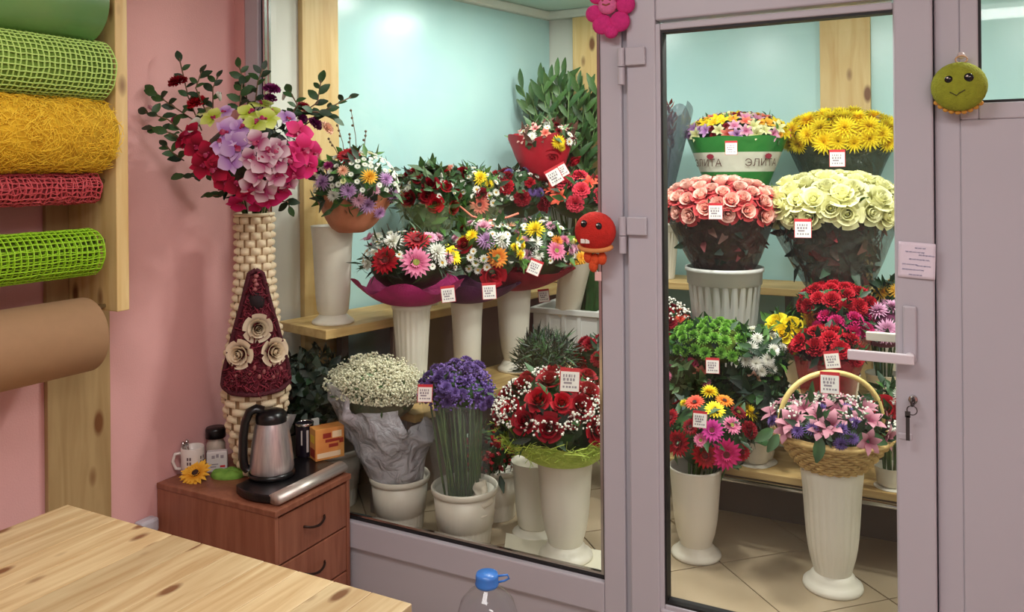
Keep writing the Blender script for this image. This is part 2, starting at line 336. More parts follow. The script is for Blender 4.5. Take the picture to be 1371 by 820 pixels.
def greens(parent, c, r, n, size, mats, seed, core=.78, width=.4, zmin=-.35, out=.45, name='foliage', cm=None):
    rd = random.Random(seed); b = MB(); mats = mats if isinstance(mats, list) else [mats]
    for k in range(n):
        q = rnd_dir(rd, zmin); p = c + V((q.x * r[0], q.y * r[1], q.z * r[2])) * rd.uniform(.78, 1.0)
        d = (q * out + V((0, 0, .25)) + rnd_dir(rd, -1) * .75).normalized(); L = size * rd.uniform(.7, 1.3)
        leafgeo(b, p, d, q + rnd_dir(rd, -1) * .5, L, L * width, rd.randrange(len(mats)), seg=2)
    if core: b.ball(c, tuple(x * core for x in r), 14, 9, len(mats) if cm else 0)
    o = b.build(name, mats + ([cm] if cm else []), parent, True); o['kind'] = 'stuff'; return o
def gyps(parent, c, r, n, seed, m=None, zmin=-.2, s=.0055, name='babys_breath', lay=(.92, 1.08), clump=0):
    rd = random.Random(seed); b = MB(); m = m or pm('tiny_white_blossom', rgb(236, 234, 220), .7)
    cl = [rnd_dir(rd, zmin) for _ in range(clump)] if clump else None
    for k in range(n):
        q = rnd_dir(rd, zmin)
        if cl: q = (cl[rd.randrange(clump)] + q * .24).normalized()
        p = c + V((q.x * r[0], q.y * r[1], q.z * r[2])) * rd.uniform(*lay); z = s * rd.uniform(.7, 1.4); e = rnd_dir(rd, -1); f = e.orthogonal().normalized(); g = e.cross(f)
        b.add([p + e * z, p + f * z, p + g * z, p - f * z, p - g * z, p - e * z * .6], [(0, 1, 2), (0, 2, 3), (0, 3, 4), (0, 4, 1), (5, 2, 1), (5, 3, 2), (5, 4, 3), (5, 1, 4)])
    o = b.build(name, m, parent, False); o['kind'] = 'stuff'; return o
def wrap(parent, base, r0, top, r1, m, name='wrapping', ruf=9, amp=.1, seed=1, curve=1.0, nv=9, seg=54, lip=.0, dip=0, tvis=0., peaks=0):
    rd = random.Random(seed); base, top = V(base), V(top); ph = [rd.uniform(0, 6.28) for _ in range(4)]; b = MB(); r1 = r1 if isinstance(r1, tuple) else (r1, r1)
    def fn(u, v):
        a = 2 * PI * u; t = tvis + (1 - tvis) * v; w = 1 + amp * t ** 2.5 * (math.sin(ruf * a + ph[0]) * .6 + math.sin((ruf + 4) * a + ph[1]) * .4)
        k = t ** curve; rx, ry = r0 + (r1[0] - r0) * k, r0 + (r1[1] - r0) * k
        z = amp * .6 * t ** 4 * math.sin(ruf * a + ph[2]) * r1[0] + (peaks * t ** 3 * abs(math.sin(a * 2.5 + ph[3])) if peaks else 0) - (dip * max(0, t - .8) / .2 if dip else 0)
        return base + (top - base) * t + V((math.cos(a) * rx * w, math.sin(a) * ry * w, z))
    b.grid(fn, seg, nv, True); return b.build(name, m, parent, True)
M_tagw = pm('tag_paper', rgb(240, 236, 228), .6); M_tagr = pm('tag_red', rgb(196, 40, 50), .6); M_ink = pm('tag_ink', rgb(150, 140, 146), .7)
TAGM = None
def price(parent, u, v, z, s=20, tilt=0., aspect=1.15):
    global TAGM
    if not TAGM:
        b = MB(); b.box(-.5, .5, -.58, .58, -.02, .02, 1); b.box(-.46, .46, -.55, .40, .021, .03, 0)
        rd = random.Random(3)
        for row, y in enumerate((.2, .02, -.34)):
            x = -.34
            while x < .3:
                w = rd.uniform(.05, .12); h = .07 if row < 2 else .05; b.box(x, x + w, y - h, y + h, .031, .034, 2); x += w + rd.uniform(.04, .08)
        b.box(-.3, .1, -.2, -.1, .031, .034, 2); TAGM = b.mesh('price_tag', [M_tagw, M_tagr, M_ink], False)
    p = at(u, v, z); k = s * z / F; n = (EYE - p); n.z *= .5; n.normalize(); x = V((0, 0, 1)).cross(n).normalized(); y = n.cross(x)
    M = Matrix((( x.x, y.x, n.x, p.x), (x.y, y.y, n.y, p.y), (x.z, y.z, n.z, p.z), (0, 0, 0, 1))) @ Matrix.Rotation(tilt, 4, 'Z') @ Matrix.Scale(k, 4)
    return inst('price_tag', TAGM, parent, M)
def cone_leaves(parent, p0, r0, p1, r1, n, size, mats, seed, name='stem_leaves'):
    rd = random.Random(seed); b = MB()
    for k in range(n):
        t_ = rd.uniform(.05, .97); a = rd.uniform(0, 2 * PI); rr = (r0 + (r1 - r0) * t_ ** .8) * rd.uniform(.62, .9); o = V((math.cos(a), math.sin(a), 0))
        leafgeo(b, p0.lerp(p1, t_) + o * rr, V((0, 0, rd.uniform(-.6, 1))) + rnd_dir(rd, -1) * .8 - o * .25, o, size * rd.uniform(.7, 1.2), size * .45, rd.randrange(len(mats)), seg=2)
    b.grid(lambda u, v: p0.lerp(p1, v) + V((math.cos(2 * PI * u), math.sin(2 * PI * u), 0)) * (r0 + (r1 - r0) * v ** .8) * .6, 20, 4, True, 0)
    o = b.build(name, mats, parent, True); o['kind'] = 'stuff'; return o
def stems(parent, a, b_, ra, rb, n, seed, r=.004, m=None, name='stems'):
    rd = random.Random(seed); b = MB()
    for k in range(n):
        q = rd.uniform(0, 6.28); w = math.sqrt(rd.random()); d = V((math.cos(q), math.sin(q), 0)) * w
        q2 = q + rd.uniform(-.5, .5); e = V((math.cos(q2), math.sin(q2), 0)) * w
        p0 = V(a) + d * ra; p1 = V(b_) + e * rb; b.tube([p0, (p0 + p1) / 2 + V((rd.uniform(-.01, .01), rd.uniform(-.01, .01), 0)), p1], r, 5)
    o = b.build(name, m or M_stem, parent, True); o['kind'] = 'stuff'; return o
def cluster(name, label, cat, u, v, z, hw, hh, fl=(), fill=(), base=None, green=(160, .06, None), seed=1, core=.78, lean=.3, zmin=-.1, grp='cut flower bouquets', ry=1.0, width=.4, up=.15, cm=None, gz=-.35, back=False, tight=.8):
    """a bouquet: flower heads seated on a dome, foliage under them; returns root, centre, radii"""
    c = at(u, v, z); k = z / F; r = (hw * k, hw * k * ry, hh * k); rd = random.Random(seed); base = V(base) if base is not None else c - V((0, 0, r[2] + .15))
    root = thing(name, label, cat, base, grp); used = []
    tocam = (EYE - c).normalized()
    for f in fl:
        kind, col, fu, fv, s = f[:5]; rad = s * k / 2; p, n = hit(fu, fv, c, r, z); n = (n + tocam * lean + V((0, 0, up))).normalized()
        flower(root, kind, col, p, n, rad, f[5] if len(f) > 5 else None); used.append((p, rad))
    for kind, col, cnt, rad in fill:
        done = tries = 0
        while done < cnt and tries < cnt * 40:
            tries += 1; q = rnd_dir(rd, zmin)
            if q.dot(tocam) < -.35 and not back: continue
            p = c + V((q.x * r[0], q.y * r[1], q.z * r[2])); cc = rd.choice(col) if isinstance(col, (list, tuple)) else col
            if any((p - a).length < (rad + b) * tight for a, b in used): continue
            n = V((q.x / r[0], q.y / r[1], q.z / r[2])).normalized(); n = (n + tocam * lean * .5 + V((0, 0, up)) + rnd_dir(rd, -1) * .12).normalized()
            flower(root, kind, cc, p, n, rad * rd.uniform(.88, 1.1)); used.append((p, rad)); done += 1
    if green: greens(root, c, r, green[0], green[1], green[2] or [LEAF, DLEAF], seed + 50, core, width, cm=cm, zmin=gz)
    return root, c, r

# ================================================================== the setting
def struct(o): o['kind'] = 'structure'; return o
def sroot(name, loc=(0, 0, 0)):
    o = bpy.data.objects.new(name, None); o.empty_display_size = .05; link(o, None, T(*loc)); return struct(o)
M_floor = pm('shop_floor_tile', rgb(176, 164, 150), .4, var=.1, vs=3)
struct(MB().box(-2.75, 1.6, -2.5, 2.69, -.06, 0).build('floor', M_floor))
struct(MB().box(-2.85, -2.75, -2.5, 2.69, 0, 3.0).build('wall_left', M_pink))
struct(MB().box(-2.75, -2.692, 2.615, 2.69, 0, 3.0).build('wall_front', M_pink))
struct(MB().box(1.6, 1.7, -2.5, 2.69, 0, 3.0).build('wall_right', M_pink))
struct(MB().box(-2.81, 1.7, -2.5, 2.74, 3.0, 3.06).build('ceiling', pm('ceiling_white', rgb(225, 222, 216), .8)))
PA, PB = V((-2.77, 2.69, 0)), V((-2.293, 4.85, 0)); DL = (PB - PA).normalized(); NL = V((DL.y, -DL.x, 0))
def ML(o): return Matrix(((NL.x, DL.x, 0, o.x), (NL.y, DL.y, 0, o.y), (0, 0, 1, o.z), (0, 0, 0, 1)))   # local x = away from slanted wall, y = along it
LEN = (PB - PA).length
wl = struct(MB().box(-.08, 0, -.02, LEN + .05, .24, 2.82).build('wall_cooler_left', M_white, M=ML(PA)))
MB().box(0, .012, .50, LEN - .005, .35, 2.78).build('panel', M_blue, wl, M=ML(PA))
wb = struct(MB().box(-2.36, 1.12, 4.85, 4.93, .24, 2.82).build('wall_back', M_white))
for x0, x1 in ((-1.90, -.505), (-.495, .50), (.51, 1.1)): MB().box(x0, x1, 4.836, 4.85, .35, 2.80).build('panel', M_blue, wb, bevel=.003)
struct(MB().box(1.04, 1.12, 2.69, 4.85, .24, 2.82).build('wall_cooler_right', M_white))
struct(MB().box(-2.85, 1.12, 2.62, 4.93, 2.82, 2.88).build('ceiling_cooler', pm('cooler_ceiling', rgb(196, 224, 212), .45)))
t = struct(MB().box(0.0, .05, 0, LEN, 2.765, 2.82).build('trim_1', M_white, bevel=.012, M=ML(PA)))
struct(MB().box(-2.29, 1.04, 4.79, 4.836, 2.765, 2.82).build('trim_2', M_white, bevel=.012))
# pine uprights
struct(MB().box(.0, .035, .285, .495, .30, 2.764).build('trim_3', M_pine, M=ML(PA), bevel=.003))
struct(MB().box(-2.10, -1.925, 4.80, 4.835, .30, 2.764).build('trim_4', M_pine, bevel=.003))
struct(MB().box(-.62, -.365, 4.79, 4.835, .30, 2.764).build('trim_5', M_pine, bevel=.003))
# raised cooler floor with diagonal tiles
fl = struct(MB().box(-2.83, 1.04, 2.64, 4.85, .0, .292).build('floor_cooler', M_grout))
def clip(poly, a, n):
    out = []
    for i in range(len(poly)):
        p, q = poly[i], poly[(i + 1) % len(poly)]; dp, dq = (p - a).dot(n), (q - a).dot(n)
        if dp >= 0: out.append(p)
        if dp * dq < 0: out.append(p + (q - p) * (dp / (dp - dq)))
    return out
area_poly = [V((-2.765, 2.70)), V((1.035, 2.70)), V((1.035, 4.845)), V((-2.29, 4.845))]
S2 = math.sqrt(.5); tw = .41; gp = .003
for i in range(-3, 14):
    for j in range(-16, 4):
        a0, a1 = 1.667 + (i - 4) * tw, 1.667 + (i - 3) * tw; b0, b1 = -2.762 + (j + 5) * tw, -2.762 + (j + 6) * tw
        P4 = [V(((a + b) * S2, (a - b) * S2)) for a, b in ((a0 + gp, b0 + gp), (a0 + gp, b1 - gp), (a1 - gp, b1 - gp), (a1 - gp, b0 + gp))]
        for k in range(4):
            e = area_poly[(k + 1) % 4] - area_poly[k]; P4 = clip(P4, area_poly[k], V((-e.y, e.x)))
            if len(P4) < 3: break
        if len(P4) < 3: continue
        ar = .5 * sum(P4[k].x * P4[(k + 1) % len(P4)].y - P4[(k + 1) % len(P4)].x * P4[k].y for k in range(len(P4)))
        if abs(ar) < .004: continue
        if ar < 0: P4.reverse()
        n = len(P4); dz = random.uniform(0, .0012); cx_ = sum((p for p in P4), V((0, 0))) / n
        pts = [(p.x - cx_.x, p.y - cx_.y, -.008) for p in P4] + [(p.x - cx_.x, p.y - cx_.y, dz) for p in P4]
        MB().add(pts, [tuple(range(n, 2 * n))] + [(k, (k + 1) % n, n + (k + 1) % n, n + k) for k in range(n)]).build('tile', M_tile, fl, M=T(cx_.x, cx_.y, .30))

# glazed partition: fixed window, door, fixed side panel
G1 = glass('window_glass'); G2 = glass('door_glass')
def ringbox(b, x0, x1, z0, z1, w, y0, y1, mi=0):
    b.box(x0, x0 + w, y0, y1, z0, z1, mi); b.box(x1 - w, x1, y0, y1, z0, z1, mi); b.box(x0 + w, x1 - w, y0, y1, z0, z0 + w, mi); b.box(x0 + w, x1 - w, y0, y1, z1 - w, z1, mi); return b
YF = 2.62
w1 = sroot('window_1', (-1.85, YF, 0))
MB().box(-2.692, -2.617, YF, 2.69, 0, 2.82).build('jamb', M_pvc, w1, bevel=.004)
MB().box(-2.617, -1.046, YF, 2.69, .285, .392).build('bottom_rail', M_pvc, w1, bevel=.006)
MB().box(-2.617, -1.046, YF, 2.69, 2.66, 2.76).build('top_rail', M_pvc, w1, bevel=.006)
MB().box(-2.617, -1.046, YF + .018, 2.685, 0, .285).build('base_panel', M_pvc2, w1)
ringbox(MB(), -2.617, -1.046, .392, 2.66, .009, 2.642, 2.668).build('gasket', M_gasket, w1)
ringbox(MB(), -2.606, -1.058, .402, 2.65, .010, 2.648, 2.662).build('spacer', M_chrome, w1)
b = MB(); b.box(-2.603, -2.592, 2.634, 2.648, .402, 2.65); b.box(-2.578, -2.568, 2.634, 2.648, .402, 2.65); b.build('edge_strip', M_chrome, w1, bevel=.002)
MB().box(-2.607, -1.056, 2.652, 2.658, .40, 2.655).build('pane', G1, w1)
MB().box(-1.046, -.968, YF, 2.69, 0, 2.82).build('mullion', M_pvc, w1, bevel=.005)
MB().box(-1.046, 1.04, YF + .003, 2.69, 2.40, 2.82).build('head_panel', M_pvc, w1)
d1 = sroot('door_1', (-.5, YF, 0))
SX0, SX1, SZ0, SZ1 = -.944, -.037, .262, 2.385
ringbox(MB(), SX0, SX1, SZ0, SZ1, .10, 2.60, 2.67).build('sash', M_pvc, d1, bevel=.006)
ringbox(MB(), SX0 + .092, SX1 - .080, SZ0 + .092, SZ1 - .11, .022, 2.607, 2.66).build('glazing_bead', M_pvc, d1, bevel=.004)
ringbox(MB(), -.836, -.122, .37, 2.258, .013, 2.612, 2.655).build('gasket', M_gasket, d1)
MB().box(-.83, -.128, 2.632, 2.638, .376, 2.252).build('pane', G2, d1)
for hz in (2.168, 1.608):
    b = MB(); b.box(-.942, -.875, 2.583, 2.60, hz - .026, hz + .034); h = b.build('hinge', M_pvc, d1, bevel=.004)
    b = MB(); b.lathe([(.013, 0), (.013, .062)], 14, (-.957, 2.588, hz - .028), cap0=True, cap1=True); b.lathe([(.012, 0), (.012, .058)], 14, (-.957, 2.588, hz - .088), cap0=True, cap1=True); b.build('pin', M_pvc, h, bevel=.002)
# lever handle with its plate, keyhole and hanging keys
hd = MB().box(-.118, -.083, 2.588, 2.60, 1.245, 1.405).build('handle_plate', M_pvc, d1, bevel=.005)
b = MB(); b.tube([(-.10, 2.595, 1.262), (-.10, 2.565, 1.262)], .013, 12); b.box(-.262, -.088, 2.548, 2.566, 1.246, 1.274); b.build('handle', pm('handle_white', rgb(214, 206, 212), .3), hd, bevel=.005)
b = MB(); b.tube([(-.112, 2.66, 1.29), (-.112, 2.70, 1.29)], .01, 10); b.box(-.225, -.10, 2.70, 2.716, 1.276, 1.302); b.build('inner_handle', M_vase, hd, bevel=.005)
b = MB(); b.lathe([(.001, .012), (.012, .012), (.012, 0)], 14); b.build('keyhole', M_chrome, d1, True, M=facing((-.094, 2.60, 1.14), (0, -1, 0)))
MB().box(-.134, -.096, 2.597, 2.606, 1.02, 1.04).build('lock_cover', M_pvc, d1, bevel=.004)
tr = struct(MB().box(-.969, SX0 - .003, 2.635, 2.69, 0, 2.40).box(SX0 - .003, SX0 + .03, 2.672, 2.69, .255, 2.40).build('trim_6', M_pvc))
b = MB(); b.box(SX1 + .003, .031, 2.628, 2.69, 0, 2.40); b.box(SX1 - .03, SX1 + .003, 2.672, 2.69, .255, 2.40); b.box(-.944, -.037, 2.63, 2.69, .0, .255); struct(b.build('trim_7', M_pvc, bevel=.005))
w2 = sroot('window_2', (.5, YF, 0))
MB().box(.03, 1.04, YF + .004, 2.69, 0, 1.93).build('side_panel', M_pvc, w2, bevel=.004)
ringbox(MB(), .03, 1.04, 1.93, 2.40, .045, YF + .002, 2.69).build('frame', M_pvc, w2, bevel=.004)
ringbox(MB(), .075, .995, 1.975, 2.355, .008, 2.63, 2.67).build('gasket', M_gasket, w2)
MB().box(.078, .99, 2.65, 2.656, 1.98, 2.35).build('pane', G1, w2)
# lamps of the shop and the cooler
M_lamp = emit('lamp_diffuser', (1, .96, .92, 1), 3.0); M_lamp2 = emit('cooler_diffuser', (1, .97, .9, 1), 7.0)
for i, (x, y) in enumerate(SHOP_LAMPS):
    l = thing('ceiling_lamp', 'flat white ceiling lamp of the shop ' + ('above the pine table', 'near the door', 'behind the customer side')[i], 'lamp', (x, y, 3.0), 'shop ceiling lamps')
    MB().box(x - .6, x + .6, y - .3, y + .3, 2.965, 3.0).build('housing', M_white, l); MB().box(x - .56, x + .56, y - .26, y + .26, 2.945, 2.965).build('diffuser', M_lamp, l)
for i, (x, y) in enumerate(COOLER_LAMPS):
    l = thing('ceiling_lamp', 'small square lamp under the cooler ceiling ' + ('nearest the window end of the blue wall', 'in the corner above the ruscus', 'above the red rose bouquet', 'above the pink roses', 'right of the door glass')[i], 'lamp', (x, y, 2.82), 'cooler ceiling lamps')
    MB().box(x - .14, x + .14, y - .14, y + .14, 2.79, 2.82).build('housing', M_white, l, bevel=.006); MB().box(x - .11, x + .11, y - .11, y + .11, 2.765, 2.79).build('diffuser', M_lamp2, l, bevel=.008)

# ================================================================== shelving in the cooler
SH = 'cooler display shelves'
Q0 = V((-2.34, 2.72, 0))
M_under = pm('under_shelf_shade', rgb(92, 76, 64), .7, var=.15)  # dark brown standing in for the shade under the shelves
M_leg = pm('grey_shelf_leg', rgb(120, 112, 104), .5)
s = thing('display_shelf', 'long pine shelf along the pale blue wall of the cooler, plain vase on it', 'shelf', (-2.3, 3.5, .3), SH)
MB().box(-.36, 0, 0, 1.78, 1.085, 1.125).build('board', M_shelf, s, M=ML(Q0), bevel=.004)
MB().box(-.05, -.03, .40, 1.76, .30, 1.085).build('shade_board', M_under, s, M=ML(Q0))  # dark sheet added to darken the space below this shelf
for yy in (.3, 1.0, 1.7): MB().box(-.32, -.28, yy, yy + .04, .30, 1.085).build('leg', M_leg, s, M=ML(Q0))
s = thing('display_shelf', 'lower pine shelf carrying three white vases of wrapped bouquets', 'shelf', (-2.0, 3.4, .3), SH)
MB().box(.03, .06, .25, 2.0, .30, .75).build('shade_board', M_under, s, M=ML(Q0)); MB().box(.015, .34, .19, 2.0, .75, .785).build('board', M_shelf, s, M=ML(Q0), bevel=.004)  # first board is an added dark sheet, shade behind the buckets
for yy in (.2, 1.0, 1.9):
    for xx in (.04, .28): MB().box(xx, xx + .03, yy, yy + .03, .30, .75).build('leg', M_leg, s, M=ML(Q0))
s = thing('display_shelf', 'pine shelf high along the back wall behind the rose buckets', 'shelf', (-.5, 4.6, .3), SH)
MB().box(-2.2, 1.03, 4.46, 4.79, 1.13, 1.17).build('board', M_shelfx, s, bevel=.004)
for xx in (-1.7, -.8, .1, .95): MB().box(xx, xx + .04, 4.70, 4.74, .30, 1.13).build('leg', M_leg, s)
s = thing('display_shelf', 'deep bench under the pink and cream roses behind the door', 'shelf', (-.4, 3.8, .3), SH)
MB().box(-1.32, 1.03, 3.54, 4.05, .815, .85).build('board', M_shelfx, s, bevel=.004)
for xx in (-1.25, -.3, .9): MB().box(xx, xx + .04, 3.95, 3.99, .30, .815).build('leg', M_leg, s)
s = thing('display_shelf', 'low pine shelf with a chrome rail behind the wicker basket', 'shelf', (-.4, 3.4, .3), SH)
MB().box(-1.05, 1.03, 3.31, 3.66, .575, .605).build('board', M_shelfx, s, bevel=.003)
MB().box(-1.05, 1.03, 3.62, 3.64, .30, .575).build('shade_board', M_under, s); MB().tube([(-1.05, 3.292, .565), (1.03, 3.292, .565)], .011, 10).build('rail', M_chrome, s, True)  # dark sheet added as shade over the tiles behind the low shelf
for xx in (-1.0, .0, .9): MB().box(xx, xx + .03, 3.58, 3.61, .30, .575).build('leg', M_leg, s)

# ================================================================== roll rack on the pink wall
rk = thing('roll_rack', 'pine rack on the pink wall holding rolls of wrapping material', 'rack', (-2.7, 1.5, .75))
for y0, y1 in ((1.745, 1.985), (1.06, 1.30)): MB().box(-2.749, -2.728, y0, y1, .1, 2.99).build('board', M_pined, rk, bevel=.003)
for y0, y1 in ((1.825, 1.872), (1.13, 1.177)): MB().box(-2.727, -2.47, y0, y1, 1.335, 2.85).build('post', M_pine, rk, bevel=.003)
RODS = [('kraft', 1.352, -2.535), ('gmesh', 1.572, -2.535), ('red', 1.775, -2.535), ('yellow', 1.995, -2.53), ('lime', 2.20, -2.53), ('organza', 2.42, -2.535)]
for n_, z, x in RODS: MB().tube([(x, 1.14, z), (x, 1.86, z)], .0075, 10).build('rod', M_chrome, rk, True)
Y0, Y1 = 1.20, 1.785
def roll_core(b, r, x, z, y0, y1, rin, seg=40, mi=0):
    prof = [(rin, y0), (r, y0), (r, y1), (rin, y1), (rin, y0)]
    pts = [(x + q * math.cos(2 * PI * i / seg), yy, z + q * math.sin(2 * PI * i / seg)) for q, yy in prof for i in range(seg)]
    b.add(pts, [(j * seg + i, (j + 1) * seg + i, (j + 1) * seg + (i + 1) % seg, j * seg + (i + 1) % seg) for j in range(4) for i in range(seg)], mi)
def net_roll(name, label, r, x, z, y1, m, mc, cell, wire, jit, layers=2, seed=1, core=.8):
    o = thing(name, label, 'roll', (x, 1.5, z - r), 'rolls of wrapping material'); rd = random.Random(seed); b = MB()
    nc = int(2 * PI * r / cell); nl = int((y1 - Y0) / cell)
    for L in range(layers):
        rr = r * (1 - .07 * L); ph = rd.random()
        J = [[(rd.uniform(-jit, jit) * cell, rd.uniform(-jit, jit) * .5 * cell, rd.uniform(-jit, jit) * cell) for i in range(nc)] for j in range(nl + 1)]
        def P(j, i):
            q = J[j][i % nc]; a = 2 * PI * (i + ph) / nc + q[0] / rr; R_ = rr + q[1]; return V((x + R_ * math.cos(a), Y0 + (y1 - Y0) * j / nl + q[2], z + R_ * math.sin(a)))
        for i in range(nc): b.tube([P(j, i) for j in range(nl + 1)], wire, 4)
        for j in range(nl + 1): b.tube([P(j, i) for i in range(nc + 1)], wire, 4)
    nt = b.build('netting', m, o); nt['kind'] = 'stuff'
    b = MB(); roll_core(b, r * core, x, z, Y0 + .005, y1 - .008, r * .3); b.build('inner_layers', mc, o, True); return o
MY, MLG, MGR, MRD = pm('yellow_sisal', rgb(240, 200, 52), .8), pm('lime_net', rgb(182, 214, 110), .6), pm('bright_green_net', rgb(150, 200, 30), .6), pm('red_net', rgb(190, 72, 78), .6)
net_roll('mesh_roll', 'pale lime green mesh roll above the yellow fibre roll', .10, -2.53, 2.145, 1.80, MLG, pm('lime_core', rgb(110, 140, 50), .9), .0175, .0026, .12, 1, 2, .95)
net_roll('mesh_roll', 'thin red mesh roll below the yellow fibre roll', .05, -2.535, 1.752, 1.782, MRD, pm('red_core', rgb(120, 36, 40), .9), .017, .0022, .35, 2, 3, .86)
net_roll('mesh_roll', 'bright green mesh roll just above the brown paper roll', .077, -2.535, 1.54, 1.772, MGR, pm('green_core', rgb(84, 104, 14), .9), .0195, .0024, .12, 2, 4, .84)
o = thing('fibre_roll', 'loose yellow sisal fibre roll between lime and red mesh rolls', 'roll', (-2.53, 1.5, 1.8), 'rolls of wrapping material')
b = MB(); rd = random.Random(5)
for k in range(3200):
    a, y = rd.uniform(0, 6.28), rd.uniform(Y0, 1.80); da, dy = rd.uniform(-.5, .5), rd.uniform(-.06, .06); R_ = .116 + rd.uniform(-.004, .007)
    b.tube([(-2.53 + (R_ + .004 * math.sin(q * 3)) * math.cos(a + da * q), min(y + dy * q * q, 1.812), 1.927 + (R_ + .004 * math.sin(q * 3)) * math.sin(a + da * q)) for q in (0, .5, 1.0)], .0009, 3, caps=False)
f_ = b.build('fibres', MY, o); f_['kind'] = 'stuff'
b = MB(); roll_core(b, .112, -2.53, 1.927, Y0, 1.80, .035); b.build('inner_layers', pm('sisal_core', rgb(226, 184, 36), .9, c2=rgb(196, 150, 22), vs=30), o, True)
o = thing('organza_roll', 'smooth dark green organza roll at the top of the rack', 'roll', (-2.535, 1.5, 2.25), 'rolls of wrapping material')
b = MB(); roll_core(b, .128, -2.535, 2.36, Y0, 1.76, .035); b.build('fabric', pm('green_organza', rgb(84, 148, 76), .3, c2=rgb(120, 156, 92), vs=4), o, True)
b = MB(); roll_core(b, .036, -2.535, 2.36, Y0 - .01, 1.775, .02); b.build('tube', pm('organza_tube', rgb(30, 130, 62), .5), o, True)
o = thing('paper_roll', 'thick brown kraft paper roll at the bottom of the rack', 'roll', (-2.535, 1.5, 1.16), 'rolls of wrapping material')
MK = pm('kraft_paper', rgb(158, 122, 88), .8, var=.06, vs=30)
b = MB(); roll_core(b, .122, -2.535, 1.268, Y0, 1.755, .085, 56); b.build('paper', MK, o, True, bevel=.004)
b = MB(); roll_core(b, .094, -2.535, 1.268, Y0 - .005, 1.752, .088, 40); b.build('tube', pm('card_tube', rgb(130, 98, 68), .9), o, True)

# wall socket peeking over the table
b = MB(); b.box(-2.749, -2.70, 2.09, 2.17, .42, .475); o = b.build('wall_socket', M_pvc, bevel=.01); tag(o, 'small white plastic socket box on the pink wall beside the cabinet', 'socket')

# ================================================================== pine table
tb = thing('work_table', 'pale knotty pine work table in the foreground', 'table', (-1.82, 1.1, 0))
n = 11; x0, x1 = -2.482, -1.158
for k in range(n):
    a = x0 + (x1 - x0) * k / n; e = x0 + (x1 - x0) * (k + 1) / n
    MB().box(-(e - a) / 2 + .0006, (e - a) / 2 - .0006, -.45, .45, -.018, .018).build('plank', M_table, tb, M=T((a + e) / 2, 1.20, .732 + random.uniform(-.0003, .0003)), bevel=.0025)
for x in (-2.42, -1.22):
    for y in (.82, 1.58): MB().box(x - .03, x + .03, y - .03, y + .03, 0, .714).build('leg', M_pine, tb, bevel=.004)
for y0, y1 in ((1.57, 1.595), (.805, .83)): MB().box(-2.39, -1.25, y0, y1, .63, .714).build('apron', M_pine, tb)

# ================================================================== drawer cabinet
cb = thing('drawer_cabinet', 'reddish brown drawer cabinet in the corner by the pink wall', 'cabinet', (-2.41, 2.4, 0))
CX0, CX1, CY0, CY1 = -2.745, -2.13, 2.195, 2.61
b = MB(); b.box(CX0, CX1, CY0, CY0 + .018, 0, .568); b.box(CX0, CX1, CY1 - .018, CY1, 0, .568); b.box(CX0, CX0 + .01, CY0 + .018, CY1 - .018, 0, .568); b.box(CX0, CX1 - .02, CY0 + .018, CY1 - .018, .02, .05); b.build('body', M_cab, cb, bevel=.002)
MB().box(CX0, CX1 + .006, CY0 - .003, CY1 + .003, .568, .59).build('top', M_cab, cb, bevel=.003)
M_hand = pm('dark_bronze', rgb(52, 34, 28), .35, .6)
for z0, z1 in ((.388, .558), (.212, .382), (.03, .206)):
    dr = MB().box(CX1 - .018, CX1 - .002, CY0 + .021, CY1 - .021, z0, z1).build('drawer', M_cab, cb, bevel=.003)
    zc = (z0 + z1) / 2 + .005; pts = [(CX1 - .004 + .024 * math.sin(PI * q) ** .6, 2.345 + .115 * q, zc - .012 * math.sin(PI * q)) for q in [i / 12 for i in range(13)]]
    MB().tube(pts, .0048, 8).build('handle', M_hand, dr, True)
TOP = .59
# black and steel warming tray
ty = thing('hot_tray', 'black tray with a rolled brushed steel edge under the kettle', 'tray', (-2.27, 2.41, TOP))
b = MB()
pts = []; N_ = 18
for i in range(N_ + 1):
    q = i / N_; pts.append((-2.385 + .225 * q, 2.245 - .032 * math.sin(PI * q) ** .8 + .012 * (1 - q)))
out = pts + [(-2.16, 2.605), (-2.385, 2.605)]
nn = len(out); b.add([(x, y, TOP + .004) for x, y in out] + [(x, y, TOP + .034) for x, y in out], [tuple(range(nn, 2 * nn)), tuple(reversed(range(nn)))] + [(i, (i + 1) % nn, nn + (i + 1) % nn, nn + i) for i in range(nn)])
b.build('base', M_black, ty, bevel=.005)
b = MB(); b.tube([(0, 2.232, 0), (0, 2.605, 0)], .021, 24); b.v = [(x * 1.5 - 2.166, y, z + TOP + .0235) for x, y, z in b.v]; b.build('edge', M_steel, ty, True)
for x, y in ((-2.35, 2.27), (-2.2, 2.27), (-2.35, 2.58), (-2.2, 2.58)): MB().box(x - .01, x + .01, y - .01, y + .01, TOP, TOP + .006).build('foot', M_black, ty)
TT = TOP + .035
# kettle
kp = atZ(364, 636, TT); kp = V((kp.x, kp.y, TT))
kt = thing('kettle', 'black and brushed steel electric kettle on the cabinet', 'kettle', kp)
MB().lathe([(.001, 0), (.088, 0), (.089, .012), (.084, .02), (.001, .02)], 36).build('base', M_black, kt, True, M=Matrix.Translation(kp))
MB().lathe([(.082, .021), (.084, .03), (.081, .07), (.074, .13), (.064, .19), (.058, .212)], 40).build('body', pm('kettle_steel', rgb(226, 218, 216), .36, .85, c2=rgb(190, 182, 184), vs=3, stretch=(30, 30, .5)), kt, True, M=Matrix.Translation(kp))
MB().lathe([(.0595, .208), (.061, .222), (.058, .238), (.045, .25), (.02, .257), (.001, .258)], 36).build('lid', M_black, kt, True, M=Matrix.Translation(kp))
hdir = V((-CN, -SN, 0)) * .96 + V((SN, -CN, 0)) * .28; hdir.normalize(); hs_ = V((hdir.y, -hdir.x, 0))
